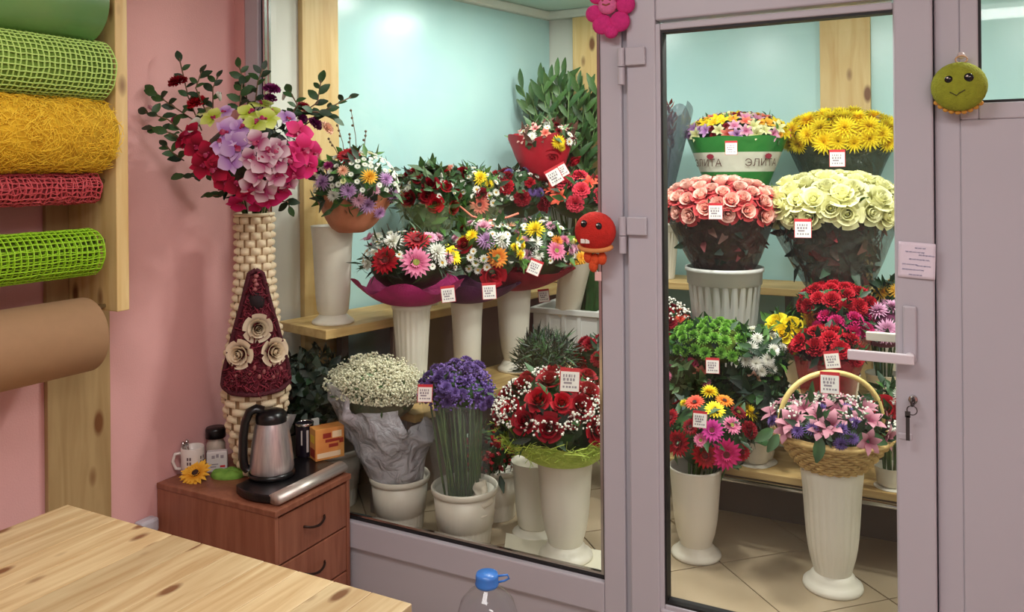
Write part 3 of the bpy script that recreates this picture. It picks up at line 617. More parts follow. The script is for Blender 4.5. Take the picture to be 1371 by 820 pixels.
prof = [(.03, .252), (.056, .262), (.080, .252), (.096, .215), (.104, .16), (.106, .09), (.102, .045), (.088, .028)]
b = MB()
ring_pts = []
for k, (d, z) in enumerate(prof):
    wv_ = .028 if 0 < k < 7 else .02; th = .017
    nxt = prof[min(k + 1, len(prof) - 1)]; prv = prof[max(k - 1, 0)]; tx, tz = nxt[0] - prv[0], nxt[1] - prv[1]; l = math.hypot(tx, tz); nx, nz = -tz / l, tx / l
    for i in range(10):
        a = 2 * PI * i / 10; ring_pts.append(hdir * (d + nx * th * math.cos(a)) + V((0, 0, z + nz * th * math.cos(a))) + hs_ * (wv_ * math.sin(a)))
b.add(ring_pts, [(j * 10 + i, j * 10 + (i + 1) % 10, (j + 1) * 10 + (i + 1) % 10, (j + 1) * 10 + i) for j in range(len(prof) - 1) for i in range(10)] + [tuple(range(10)), tuple((len(prof) - 1) * 10 + i for i in reversed(range(10)))])
b.build('handle', M_black, kt, True, M=Matrix.Translation(kp))
b = MB(); sp = -hdir; sd = V((sp.y, -sp.x, 0))
b.add([sp * .05 + sd * .024 + V((0, 0, .225)), sp * .05 - sd * .024 + V((0, 0, .225)), sp * .095 + V((0, 0, .226)), sp * .062 + V((0, 0, .15)), sp * .05 + sd * .02 + V((0, 0, .16)), sp * .05 - sd * .02 + V((0, 0, .16))], [(0, 2, 1), (0, 4, 3, 2), (1, 2, 3, 5)])
b.build('spout', MC['kettle_steel'], kt, True, M=Matrix.Translation(kp))
# mug with spoons, jar, packet, cloth, flower
def dish(name, label, cat, u, v, Zs=TOP, group=None, X=None):
    p = atZ(u, v, Zs)
    if X is not None: d = ray(u, v); p = EYE + d * (X / d.x)
    return thing(name, label, cat, (p.x, p.y, Zs), group), Matrix.Translation((p.x, p.y, Zs))
mg, Mg = dish('mug', 'white mug with dark print beside the pink wall', 'mug', 258, 627, X=-2.692)
MB().lathe([(.001, .002), (.04, .0), (.044, .006), (.045, .108), (.043, .112), (.040, .108), (.039, .012), (.001, .010)], 28).build('body', pm('mug_white', rgb(222, 214, 206), .25), mg, True, M=Mg)
hv = (V((-CN, -SN, 0)) + V((SN, -CN, 0)) * .35).normalized()
MB().tube([hv * .042 + V((0, 0, .09)), hv * .065 + V((0, 0, .088)), hv * .074 + V((0, 0, .06)), hv * .063 + V((0, 0, .03)), hv * .042 + V((0, 0, .026))], .0065, 8).build('handle', MC['mug_white'], mg, True, M=Mg)
b = MB()
for a in (-.35, -.1, .95, 1.3):
    for z in (.03, .05, .068):
        q0 = math.atan2(-.75, .6) + a * .9
        b.grid(lambda u, v: (.0456 * math.cos(q0 + .14 * u), .0456 * math.sin(q0 + .14 * u), z + .012 * v), 3, 1)
b.build('print', pm('mug_print', rgb(90, 70, 74), .6), mg, M=Mg)
for a, c_ in ((2.6, .03), (3.3, .026)):
    e = V((math.cos(a + YAW), math.sin(a + YAW), 0)); b = MB(); b.tube([e * -.01 + V((0, 0, .015)), e * .034 + V((0, 0, .118))], .003, 6); b.ball(e * .036 + V((0, 0, .122)), (.009, .009, .012), 8, 6); sp_ = b.build('spoon', M_chrome, None, True, M=Mg); tag(sp_, 'metal spoon standing in the white mug, ' + ('nearer the pink wall' if a < 3 else 'tip at the mug handle'), 'spoon', 'spoons in the mug')
jr, Mj = dish('jar', 'glass coffee jar with a black screw lid behind the packet', 'jar', 289, 611, X=-2.70)
MB().lathe([(.001, 0), (.036, 0), (.038, .006), (.038, .085), (.03, .1), (.028, .115)], 24).build('glass', pm('jar_glass', rgb(190, 176, 160), .12, spec=.6), jr, True, M=Mj)
MB().lathe([(.0384, .006), (.0384, .06)], 24).build('coffee', pm('coffee', rgb(96, 66, 44), .8), jr, True, M=Mj)
MB().lathe([(.001, .152), (.038, .152), (.041, .146), (.041, .112), (.028, .112)], 24, flute=(30, .03, .112, .147)).build('lid', M_black, jr, True, M=Mj)
pk, Mk = dish('sugar_packet', 'small white printed packet in front of the coffee jar', 'packet', 291, 626, X=-2.632)
Rk = Mk @ Matrix.Rotation(YAW + .25, 4, 'Z')
MB().box(-.04, .04, -.016, .016, 0, .082).build('carton', pm('packet_white', rgb(214, 208, 206), .6), pk, M=Rk, bevel=.004)
b = MB()
for x, z, w, h in ((-.02, .055, .012, .012), (-.003, .058, .010, .014), (.014, .055, .012, .012), (-.025, .03, .03, .004), (-.025, .02, .022, .004)): b.box(x, x + w, -.0168, -.016, z, z + h)
b.box(.012, .032, -.0168, -.016, .018, .026, 1); b.build('print', [M_ink, M_tagr], pk, M=Rk)
cl_, Mc = dish('dish_cloth', 'bright green folded cloth between packet and kettle', 'cloth', 306, 638)
b = MB(); b.grid(lambda u, v: (.065 * math.cos(2 * PI * u) * (1.02 - .0 * v) * [1, 1.06, .95, .5, .001][int(v * 4 + .01)], .045 * math.sin(2 * PI * u) * [1, 1.06, .95, .5, .001][int(v * 4 + .01)], [0, .01, .02, .026, .022][int(v * 4 + .01)] + .004 * math.sin(5 * 2 * PI * u)*(v>0)), 30, 4, True)
b.build('fabric', pm('green_cloth', rgb(126, 176, 70), .85, var=.25, vs=30, bump=.3, bs=120), cl_, True, M=Mc @ Matrix.Rotation(YAW, 4, 'Z'))
p = atZ(262, 643, TOP); g = thing('gerbera_flower', 'cut yellow gerbera head with dark centre lying on the cabinet', 'flower', (p.x, p.y, TOP))
fo = flower(g, 'gerbera', 'gold', p + V((0, 0, .026)), V((.2, -.55, .8)), .064, 'd')
MB().tube([p + V((0, .0, .026)), p + V((-.03, .08, .008))], .004, 6).build('stem', M_stem, g, True)
cn, Mn = dish('coffee_tin', 'dark metal tin with a pale stripe behind the kettle', 'tin', 408, 609, TT)
MB().lathe([(.001, 0), (.036, 0), (.0365, .002), (.0365, .125), (.037, .13), (.034, .131), (.033, .127), (.001, .127)], 28).build('can', pm('tin_dark', rgb(34, 26, 40), .3, .3), cn, True, M=Mn)
q0 = math.atan2(-.74, .67); b = MB(); b.grid(lambda u, v: (.0372 * math.cos(q0 + .2 + .25 * u), .0372 * math.sin(q0 + .2 + .25 * u), .02 + .09 * v), 3, 1); b.build('print_stripe', pm('tin_print', rgb(206, 200, 196), .4), cn, M=Mn); b = MB(); b.grid(lambda u, v: (.0372 * math.cos(q0 - .4 + .16 * u), .0372 * math.sin(q0 - .4 + .16 * u), .05 + .06 * v), 3, 1); b.build('print', pm('tin_print', rgb(206, 200, 196), .4), cn, M=Mn)
MB().lathe([(.0373, .126), (.038, .134), (.036, .136), (.034, .13)], 28).build('rim', M_chrome, cn, True, M=Mn)
pp_, Mp = dish('paper_bag', 'small white paper packet between dark tin and tea box', 'packet', 421, 600, TT)
MB().box(-.012, .02, -.008, .008, 0, .125).build('paper', M_tagw, pp_, M=Mp @ Matrix.Rotation(YAW + .6, 4, 'Z'), bevel=.003)
tx, Mt = dish('tea_box', 'orange printed tea carton at the end of the steel tray', 'box', 438, 612, TT)
Rt = Mt @ Matrix.Rotation(math.radians(62), 4, 'Z')
b = MB(); b.box(-.062, .062, -.033, .033, 0, .128); b.build('carton', pm('tea_orange', rgb(222, 160, 84), .55, c2=rgb(212, 128, 64), vs=14), tx, M=Rt, bevel=.002)
b = MB()
for x, z, w, h, mi in ((-.02, .07, .06, .012, 0), (-.03, .088, .035, .02, 0), (.01, .086, .04, .026, 1), (-.005, .048, .04, .014, 0), (.04, .06, .018, .02, 0), (-.055, .01, .1, .02, 1)): b.box(x, x + w, -.0338, -.033, z, z + h, mi)
for y, z, w, h, mi in ((-.025, .012, .05, .034, 0), (-.02, .07, .04, .03, 2)): b.box(-.0628, -.062, y, y + w, z, z + h, mi)
b.build('print', [pm('tea_red', rgb(150, 44, 30), .6), pm('tea_cream', rgb(240, 214, 176), .6), pm('tea_yellow', rgb(226, 186, 60), .6)], tx, M=Rt)

# ================================================================== tall wicker vase with burgundy panel
VB = V((-2.487, 2.463, TOP))
wv = thing('wicker_vase', 'tall woven cream wicker vase with a burgundy rose panel', 'vase', VB)
PR = [(0, .066), (.06, .082), (.2, .112), (.33, .128), (.45, .120), (.6, .094), (.75, .077), (.9, .071), (1.04, .074)]
def vr(z):
    for (a, ra), (c_, rc) in zip(PR, PR[1:]):
        if a <= z <= c_: return ra + (rc - ra) * (z - a) / (c_ - a)
    return PR[-1][1]
MV = Matrix.Translation(VB)
M_wick = pm('cream_wicker', rgb(232, 218, 188), .7, c2=rgb(208, 188, 150), vs=25)
b = MB(); b.lathe([(.001, 0)] + [(r - .006, z) for z, r in PR] + [(.07, 1.04), (.06, .9)], 32); b.build('body', pm('wicker_dark', rgb(150, 122, 88), .9), wv, True, M=MV)
b = MB()
def sf(u, v):
    y = (u - .5); z = (v - .5); return (.5 * math.cos(PI * y) * 1 - .0, y, z * (1.0) ) if False else (math.cos(PI * y) ** .6 * math.cos(PI * z * .9) ** .5 if abs(y) < .5 and abs(z) < .5 else 0, y, z)
b.grid(sf, 6, 4); SM = b.mesh('wicker_strip', M_wick)
rows = 33; cols = 18
for j in range(rows):
    z = (j + .5) * 1.035 / rows; r = vr(z)
    for i in range(cols // 2):
        a = 2 * PI * (2 * i + (j % 2)) / cols
        inst('wicker_strip', SM, wv, MV @ Matrix.Rotation(a, 4, 'Z') @ T(r - .008, 0, z) @ Matrix.Diagonal((.02, 2 * PI * r / cols * 1.5, 1.035 / rows * 1.04, 1)))
b = MB(); b.tube([(.074 * math.cos(2 * PI * i / 24), .074 * math.sin(2 * PI * i / 24), 1.04) for i in range(25)], .008, 6, caps=False); b.build('rim', M_wick, wv, True, M=MV)
# teardrop panel bent round the vase front
af = math.atan2(-VB.y, -VB.x) + .04
def onv(s_, z, off=.012): r = vr(z) + off; a = af + s_ / max(r, .11); return V((r * math.cos(a), r * math.sin(a), z))
def tear(t):       # outline, t in 0..1, flat coordinates (sideways, height)
    pts_ = [(0, .825), (.03, .81), (.047, .745), (.07, .65), (.11, .53), (.145, .43), (.155, .38), (.145, .37), (.1, .352), (0, .345)]
    full = pts_ + [(-x, z) for x, z in reversed(pts_[1:-1])]; n_ = len(full); f = t * n_; i = int(f) % n_; k = f - int(f); a, c_ = full[i], full[(i + 1) % n_]
    return a[0] + (c_[0] - a[0]) * k, a[1] + (c_[1] - a[1]) * k
M_burg = pm('burgundy_sisal', rgb(112, 22, 40), .85, c2=rgb(64, 10, 24), vs=40, bump=.8, bs=90)
b = MB()
def pf(u, v):
    x, z = tear(u); x2, z2 = x * v, .46 + (z - .46) * v; return onv(x2, z2, .016 + .006 * math.sin(60 * x2) * math.sin(45 * z2))
b.grid(pf, 54, 9, True); b.grid(lambda u, v: onv(*tear(u), .016 - .014 * v), 54, 1, True)
pn = b.build('burgundy_panel', M_burg, wv, True, M=MV)
b = MB(); b.tube([onv(*tear(i / 72), .02) for i in range(73)], .0095, 8, caps=False); b.build('cord', pm('burgundy_cord', rgb(74, 14, 28), .8, bump=.6, bs=150), pn, True, M=MV)
b = MB(); rd = random.Random(9)
for k in range(260):
    x, z = tear(rd.random()); v = math.sqrt(rd.random()) * .95; x, z = x * v, .46 + (z - .46) * v
    b.tube([onv(x, z, .022), onv(x + rd.uniform(-.02, .02), z + rd.uniform(-.02, .02), .034), onv(x + rd.uniform(-.03, .03), z + rd.uniform(-.03, .03), .02)], .0024, 4, caps=False)
tg = b.build('sisal_tangle', pm('burgundy_fibre', rgb(140, 40, 58), .8, c2=rgb(84, 14, 30), vs=30), pn, True, M=MV); tg['kind'] = 'stuff'
b = MB(); b.ball(onv(0, .70, .006), (.034, .034, .04), 14, 8); b.build('hollow_shade', pm('hollow_shade', rgb(26, 10, 14), .9), pn, True, M=MV)  # near-black ball painting the shade inside the panel's hole
b = MB()
for i in range(12): x = -.1 + i * .018; b.ball(onv(x, .415 + .018 * (i % 3) - 2.2 * x * x, .022), (.008, .008, .011), 8, 6)
for i in range(4): b.ball(onv(-.005 + .006 * (i % 2), .75 + i * .017, .024), .010, 8, 6)
b.build('bead_row', pm('rosy_bead', rgb(150, 84, 84), .6), pn, True, M=MV)['kind'] = 'stuff'
for s_, z in ((.005, .60), (-.066, .505), (.066, .505)):
    p = onv(s_, z, .03); inst('burlap_rose', head('rose', 'burlap'), pn, MV @ facing(p, V((p.x, p.y, .0)), .050, s_ * 40))

# ================================================================== vases and buckets
VG = 'white plastic flower vases'; BG = 'white plastic buckets'
def vase(kind, loc, h, rt, label, name='flower_vase', group=VG, m=None):
    m = m or M_vase; o = thing(name, label, 'vase' if name == 'flower_vase' else 'bucket', loc, group); M = T(*loc)
    if kind in ('urn', 'flutedurn'):
        body = [(.60 * rt, .13 * h), (.64 * rt, .17 * h), (.74 * rt, .26 * h), (.84 * rt, .42 * h), (.90 * rt, .62 * h), (.95 * rt, .82 * h), (1.0 * rt, .97 * h), (1.03 * rt, h), (.97 * rt, h), (.92 * rt, .9 * h), (.80 * rt, .45 * h), (.5 * rt, .2 * h), (.001, .19 * h)]
        if kind == 'flutedurn': body = body[:3] + [(.80 * rt, .34 * h), (.84 * rt, .42 * h), (.88 * rt, .54 * h), (.90 * rt, .62 * h), (.95 * rt, .82 * h), (1.0 * rt, .93 * h)] + body[6:]
        MB().lathe(body, 72 if kind == 'flutedurn' else 40, flute=(24, .06, .15 * h, .90 * h) if kind == 'flutedurn' else None).build('body', m, o, True, M=M)
        MB().lathe([(.001, 0), (.94 * rt, 0), (.97 * rt, .015 * h), (.95 * rt, .04 * h), (.84 * rt, .06 * h), (.74 * rt, .085 * h), (.72 * rt, .10 * h), (.66 * rt, .115 * h), (.59 * rt, .135 * h), (.001, .14 * h)], 40).build('foot', m, o, True, M=M)
    elif kind == 'plain':
        MB().lathe([(.62 * rt, .09 * h), (.74 * rt, .13 * h), (.82 * rt, .3 * h), (.86 * rt, .5 * h), (.92 * rt, .8 * h), (1.0 * rt, .985 * h), (1.02 * rt, h), (.97 * rt, h), (.9 * rt, .9 * h), (.7 * rt, .2 * h), (.001, .15 * h)], 40).build('body', m, o, True, M=M)
        MB().lathe([(.001, 0), (.98 * rt, 0), (1.0 * rt, .012 * h), (.96 * rt, .03 * h), (.78 * rt, .06 * h), (.6 * rt, .095 * h), (.001, .1 * h)], 40).build('foot', m, o, True, M=M)
    elif kind == 'fluted':
        MB().lathe([(.001, 0), (.66 * rt, 0), (.68 * rt, .02 * h), (.76 * rt, .3 * h), (.86 * rt, .65 * h), (.95 * rt, .93 * h), (1.0 * rt, .94 * h), (1.02 * rt, h), (.96 * rt, h), (.9 * rt, .9 * h), (.66 * rt, .05 * h), (.001, .04 * h)], 80, flute=(20, .055, .01 * h, .935 * h)).build('body', m, o, True, M=M)
    elif kind == 'bucket':
        MB().lathe([(.001, 0), (.74 * rt, 0), (.76 * rt, .02 * h), (.80 * rt, .28 * h), (.805 * rt, .32 * h), (.84 * rt, .34 * h), (.93 * rt, .90 * h), (.90 * rt, .9 * h), (.72 * rt, .05 * h), (.001, .04 * h)], 96, flute=(32, .03, .01 * h, .325 * h)).build('body', m, o, True, M=M)
        MB().lathe([(.925 * rt, .88 * h), (.97 * rt, .89 * h), (1.0 * rt, .93 * h), (1.0 * rt, .975 * h), (.97 * rt, h), (.93 * rt, .985 * h), (.90 * rt, .90 * h)], 48).build('rim', m, o, True, M=M)
    elif kind == 'ribbed':
        MB().lathe([(.001, 0), (.70 * rt, 0), (.72 * rt, .02 * h), (.95 * rt, .84 * h), (.95 * rt, .85 * h), (.92 * rt, .85 * h), (.68 * rt, .05 * h), (.001, .04 * h)], 96, flute=(24, .05, .01 * h, .845 * h)).build('body', m, o, True, M=M)
        MB().lathe([(.94 * rt, .845 * h), (.985 * rt, .85 * h), (1.0 * rt, .96 * h), (1.04 * rt, .965 * h), (1.04 * rt, h), (.98 * rt, h), (.93 * rt, .84 * h)], 48).build('rim', m, o, True, M=M)
    return o
FLZ = .30
def onray(u, v, Y): p = atY(u, v, Y); return p.x, p.y

# ---- upper left shelf: plain vase with a mixed chrysanthemum bouquet in kraft paper
pA = atZ(446, 432, 1.125)
vase('plain', (pA.x, pA.y, 1.125), .435, .094, 'plain white vase standing alone at the window end of the pine shelf')
MKW = pm('kraft_wrap', rgb(196, 122, 92), .75, c2=rgb(170, 104, 70), vs=10)
topA = V((pA.x, pA.y, 1.5)); zA = 3.62
R, c, r = cluster('mixed_bouquet', 'lilac and white chrysanthemum bouquet in kraft paper on the plain vase', 'bouquet', 478, 252, zA, 56, 50,
    [('gerbera', 'red', 466, 209, 34, 'r'), ('mum', 'gold', 494, 237, 24), ('mum', 'lilac', 432, 244, 26), ('mum', 'lilac', 466, 256, 24), ('mum', 'lilac', 492, 275, 26), ('mum', 'lilac', 517, 240, 22), ('mum', 'lilac', 526, 262, 22), ('mum', 'lpink', 480, 268, 22), ('mum', 'fuchsia', 440, 222, 18), ('mum', 'peach', 459, 229, 18), ('mum', 'lilac', 508, 285, 20), ('mum', 'white', 447, 262, 20), ('mum', 'lpink', 422, 238, 20)],
    [('daisy', 'white', 85, .0145), ('mum', ['lilac', 'lpink', 'white'], 10, .028), ('daisy', 'cream', 12, .016)], base=topA, green=(150, .06, [LEAF, LLEAF, DLEAF]), seed=11)
wrap(R, at(470, 311, zA - .02), .055, c + V((.0, 0, -.03)), r[0] * .93, MKW, 'kraft_wrap', 7, .12, 3, .6); greens(R, c - V((0, 0, .035)), (r[0] * .98, r[1] * .98, r[2] * .55), 150, .06, [LEAF, LLEAF, DLEAF], 77, 0, zmin=-.75, name='trailing_leaves')
b = MB(); rd = random.Random(3)
for du, dv, e in ((470, 148, 478), (452, 168, 462), (490, 176, 482), (468, 180, 466), (440, 186, 455)):
    p0, p1 = at(e, 215, zA), at(du, dv, zA); b.tube([p0, (p0 + p1) / 2 + V((.008, 0, 0)), p1], .0018, 5)
    for k in range(3): b.ball(p0 + (p1 - p0) * (.7 + .15 * k) + V((rd.uniform(-.003, .003), 0, 0)), .006, 6, 5)
    b.build('twig', M_twig, R, True); b = MB()

# ---- row behind, standing in hidden vases on the same shelf
def shelf_spot(u, off, Z):       # point on the slanted shelf at a sideways offset from its front edge
    d = ray(u, 300); o = Q0 + NL * off
    # EYE + d*k on line o + DL*t
    det = d.x * (-DL.y) + DL.x * d.y; k = (o.x * (-DL.y) + DL.x * o.y) / det; q = EYE + d * k
    return V((q.x, q.y, Z)), k
def standing(u, off, Z, h, label, rt=.075): p, k = shelf_spot(u, off, Z); vase('fluted', p, h, rt, label); return V((p.x, p.y, Z + h * .92)), k
bB, zB = standing(573, -.15, 1.125, .25, 'white vase hidden under the red rose and greenery bouquet')
R, c, r = cluster('rose_bouquet', 'red rose bouquet with dark greenery left of the salmon gerbera', 'bouquet', 572, 265, zB, 42, 40,
    [('rose', 'dred', 577, 247, 21), ('rose', 'dred', 547, 266, 21), ('rose', 'red', 582, 273, 22), ('rose', 'dred', 607, 278, 18), ('rose', 'red', 597, 250, 15), ('rose', 'dred', 532, 240, 13), ('rose', 'dred', 560, 240, 14)],
    [('rose', 'dred', 7, .034), ('daisy', 'white', 16, .017), ('mum', 'white', 4, .022)], base=bB, tight=.65, green=(330, .07, [LEAF, DLEAF, LEAF, GLEAF]), seed=12, core=.85, ry=.8)
wrap(R, bB - V((0, 0, .1)), .045, c + V((0, 0, -.03)), r[0] * .95, film('film_clear_green', rgb(150, 160, 120), .28), 'film_wrap', 8, .1, 5, .8); cone_leaves(R, bB - V((0, 0, .08)), .045, c + V((0, 0, -.02)), r[0] * .9, 260, .07, [LEAF, DLEAF, LLEAF], 3)
bC, zC = standing(636, -.15, 1.125, .25, 'white vase hidden under the salmon gerbera bouquet')
R, c, r = cluster('gerbera_bouquet', 'bouquet with one salmon gerbera and white daisies, salmon ribbon below', 'bouquet', 632, 264, zC, 44, 40,
    [('gerbera', 'salmon', 642, 274, 28, 'd'), ('mum', 'yellow', 643, 239, 24), ('gerbera', 'salmon', 598, 228, 26), ('mum', 'dred', 618, 235, 14), ('daisy', 'white', 655, 262, 12), ('daisy', 'white', 660, 272, 12), ('daisy', 'white', 638, 254, 12), ('daisy', 'white', 664, 258, 12), ('mum', 'yellow', 655, 246, 14)],
    [('daisy', 'white', 26, .018), ('rose', 'dred', 4, .03), ('mum', ['yellow', 'white'], 5, .026)], base=bC, tight=.65, green=(260, .06, [LEAF, LLEAF, DLEAF]), seed=13, core=.85, ry=.8)
wrap(R, bC - V((0, 0, .1)), .045, c + V((0, 0, -.04)), r[0] * .95, film('film_clear_green', 0, 0), 'film_wrap', 8, .1, 6, .8); cone_leaves(R, bC - V((0, 0, .08)), .045, c + V((0, 0, -.03)), r[0] * .9, 260, .07, [LEAF, DLEAF, LLEAF], 4)
M_ribs = pm('salmon_ribbon', rgb(226, 128, 104), .5)
b = MB(); b.tube([at(615, 276, zC - .2), at(632, 290, zC - .27), at(655, 296, zC - .27), at(680, 291, zC - .24), at(694, 286, zC - .2)], .006, 6)
for du in (640, 662): b.tube([at(651, 296, zC - .28), at(du, 304, zC - .3), at(du, 314, zC - .29), at(651, 298, zC - .28)], .008, 6)
b.build('ribbon', M_ribs, R, True)
bD, zD = standing(697, -.19, 1.125, .25, 'white vase hidden under the red carnation and purple statice bouquet')
R, c, r = cluster('carnation_bouquet', 'red carnation and purple statice bouquet below the red paper cone', 'bouquet', 696, 262, zD - .1, 42, 36,
    [('carnation', 'red', 663, 236, 20), ('carnation', 'red', 678, 251, 22), ('carnation', 'dred', 699, 266, 22), ('mum', 'purple', 681, 231, 15), ('mum', 'purple', 722, 258, 15), ('carnation', 'dred', 727, 273, 20), ('carnation', 'red', 710, 245, 16), ('mum', 'lpink', 668, 285, 15)],
    [('daisy', 'white', 24, .016), ('mum', 'purple', 7, .03), ('carnation', 'dred', 7, .036)], base=bD, tight=.65, green=(220, .06, [LEAF, DLEAF]), seed=14, core=.85)
pE = V((-1.60, 4.56, 1.17)); vase('fluted', pE, .30, .09, 'white vase hidden under the red alstroemeria bunch')
R, c, r = cluster('alstroemeria_bunch', 'bright red alstroemeria bunch above the red plush toy', 'bouquet', 772, 268, 4.62, 42, 32, (), [('lily', 'coral', 4, .05), ('carnation', 'rosered', 16, .05), ('lily', 'rosered', 40, .055)], base=pE + V((0, 0, .28)), green=(90, .08, None), seed=15)
wrap(R, pE + V((0, 0, .24)), .05, c - V((0, 0, .03)), r[0] * .95, film('film_clear_green', 0, 0), 'film_wrap', 8, .1, 16, .8)
pF = V((-1.86, 4.60, 1.17)); vase('fluted', pF, .38, .07, 'white vase hidden under the red paper cone bouquet')
R, c, r = cluster('cone_bouquet', 'mixed bouquet in a bright red paper cone with a hanging tag', 'bouquet', 730, 190, 4.7, 40, 25,
    [('mum', 'white', 712, 183, 15), ('mum', 'white', 733, 167, 12), ('mum', 'yellow', 748, 190, 20), ('daisy', 'white', 762, 190, 13), ('lily', 'salmon', 730, 178, 14), ('rose', 'red', 738, 208, 22), ('rose', 'red', 768, 215, 20), ('lily', 'pwhite', 757, 172, 14), ('mum', 'yellow', 752, 198, 12)],
    [('lily', 'pwhite', 10, .035), ('daisy', 'white', 8, .025), ('mum', 'dred', 4, .028)], base=pF + V((0, 0, .36)), green=(110, .07, [LEAF, GLEAF, pm('brown_leaf', rgb(96, 62, 50), .7)]), seed=16)
M_redp = pm('red_paper', rgb(192, 22, 44), .5, c2=rgb(150, 12, 32), vs=6)
wrap(R, at(728, 243, 4.7), .055, c + V((-.03, 0, -.01)), (r[0] * 1.12, r[0] * 1.0), M_redp, 'red_paper_cone', 6, .1, 7, .6, peaks=.06)
price(R, 742, 236, 4.5, 20, .5); price(R, 752, 228, 4.52, 16, .5)
# tall ruscus greenery at the back corner
pG = V((-1.86, 4.42, 1.125)); pGb = at(762, 230, 5.02)
G_ = thing('ruscus_bunch', 'tall bunch of pointed green leaves against the pine upright', 'foliage', (pGb.x, pGb.y, 1.17), None)
rd = random.Random(4); b = MB(); leafgeo(b, (0, 0, 0), (0, 0, 1), (0, -1, 0), 1, .30, fold=.3, droop=.25, seg=4); LM = [b.mesh('leaf', LEAF), b.mesh('leaf', pm('ruscus_leaf', rgb(70, 106, 48), .5, c2=rgb(44, 78, 36), vs=20))]
b2 = MB()
for k in range(22):
    ut = 702 + k * 5 + rd.uniform(-4, 4); vt = 108 + abs(k - 10) * 1.5 + rd.uniform(-8, 30); zt = 5.0 + rd.uniform(-.12, .1); p1 = at(ut, vt, zt); p0 = V((pGb.x + rd.uniform(-.04, .04), pGb.y + rd.uniform(-.04, .04), 1.2)); pm_ = (p0 + p1) / 2 + V((0, 0, .12))
    pth = [p0, pm_, p1]; b2.tube(pth, .0035, 5)
    for i in range(11):
        t_ = .42 + .58 * i / 10; q = (p0 * (1 - t_) ** 2 + pm_ * 2 * t_ * (1 - t_) + p1 * t_ ** 2); d = (p1 - pm_).normalized(); a = i * 2.4 + k; side = V((math.cos(a), math.sin(a), 0)); L = rd.uniform(.11, .16) * (1 - .2 * (i == 10))
        dd = (d * .75 + side * .62 + V((0, 0, .15))).normalized() if i < 10 else (d + V((0, 0, .3))).normalized()
        n_ = V((0, -1, .6)); x_ = dd.cross(n_).normalized(); y_ = x_.cross(dd)
        inst('leaf', LM[(i + k) % 2], G_, Matrix(((x_.x, -y_.x, dd.x, q.x), (x_.y, -y_.y, dd.y, q.y), (x_.z, -y_.z, dd.z, q.z), (0, 0, 0, 1))) @ Matrix.Scale(L, 4))
b2.build('stems', M_stem, G_, True)['kind'] = 'stuff'

# ---- three vases on the lower pine shelf
def front(u, label, kind, h, rt, off=.165):
    p, k = shelf_spot(u, off, .785); vase(kind, p, h, rt, label); return p, k
p1, z1 = front(550, 'fluted white vase under the magenta wrapped bouquet', 'fluted', .435, .088)
R, c, r = cluster('gerbera_bouquet', 'bouquet of one pink and one dark red gerbera in magenta felt', 'bouquet', 549, 353, z1, 63, 43,
    [('gerbera', 'red', 516, 349, 40, 'r'), ('gerbera', 'pink', 557, 352, 42, 'g'), ('mum', 'white', 526, 324, 32), ('gerbera', 'red', 558, 322, 38, 'r'), ('mum', 'white', 585, 338, 30), ('gerbera', 'yellow', 606, 341, 32), ('daisy', 'white', 592, 352, 16), ('gerbera', 'lpink', 575, 318, 26), ('lily', 'lpink', 493, 318, 22), ('mum', 'white', 505, 318, 22)],
    [('mum', ['dred', 'white', 'lpink'], 9, .03), ('daisy', 'white', 18, .018)], tight=.65, base=p1 + V((0, 0, .4)), green=(330, .065, [DLEAF, BLEAF, LEAF]), seed=21, core=.85, width=.15)
FELT = {}
def felt(n_, c1, c2): return pm('felt_' + n_, c1, .8, c2=c2, vs=12, bump=.3, bs=120)
M_mag, M_pur, M_redf = felt('magenta', rgb(186, 40, 116), rgb(150, 26, 90)), felt('purple', rgb(92, 26, 84), rgb(60, 14, 58)), felt('red', rgb(176, 24, 48), rgb(130, 14, 34))
wrap(R, p1 + V((0, 0, .425)), .07, p1 + V((-.01, 0, .505)), (r[0] * 1.16, r[0] * 1.1), M_mag, 'felt_wrap', 5, .10, 8, .6, peaks=.03)
price(R, 600, 394, z1 - .26, 19, .1)
p2, z2 = front(624, 'plain white vase under the purple wrapped bouquet', 'plain', .40, .078)
R, c, r = cluster('mixed_bouquet', 'bouquet with an orange gerbera and a red rose in purple felt', 'bouquet', 652, 342, z2, 50, 48,
    [('gerbera', 'orange', 666, 344, 30), ('rose', 'red', 660, 368, 30), ('daisy', 'white', 637, 352, 14), ('daisy', 'white', 648, 347, 13), ('daisy', 'white', 640, 362, 13), ('daisy', 'white', 630, 345, 13), ('mum', 'lilac', 650, 322, 26), ('mum', 'yellow', 632, 316, 20), ('mum', 'yellow', 620, 322, 16), ('rose', 'dred', 622, 328, 22), ('mum', 'lpink', 647, 304, 24), ('mum', 'white', 672, 322, 26), ('daisy', 'white', 652, 358, 12), ('daisy', 'white', 628, 360, 12)],
    [('mum', ['dred', 'lilac', 'yellow', 'lpink'], 8, .028), ('daisy', 'white', 26, .019)], tight=.65, base=p2 + V((0, 0, .36)), green=(240, .06, [LEAF, DLEAF, LLEAF]), seed=22)
wrap(R, p2 + V((0, 0, .39)), .06, p2 + V((.05, 0.02, .465)), r[0] * 1.15, M_pur, 'felt_wrap', 5, .10, 9, .55, peaks=.03)
price(R, 655, 390, z2 - .26, 19, .05)
p3, z3 = front(687, 'white urn vase with a round foot under the red wrapped bouquet', 'urn', .42, .088)
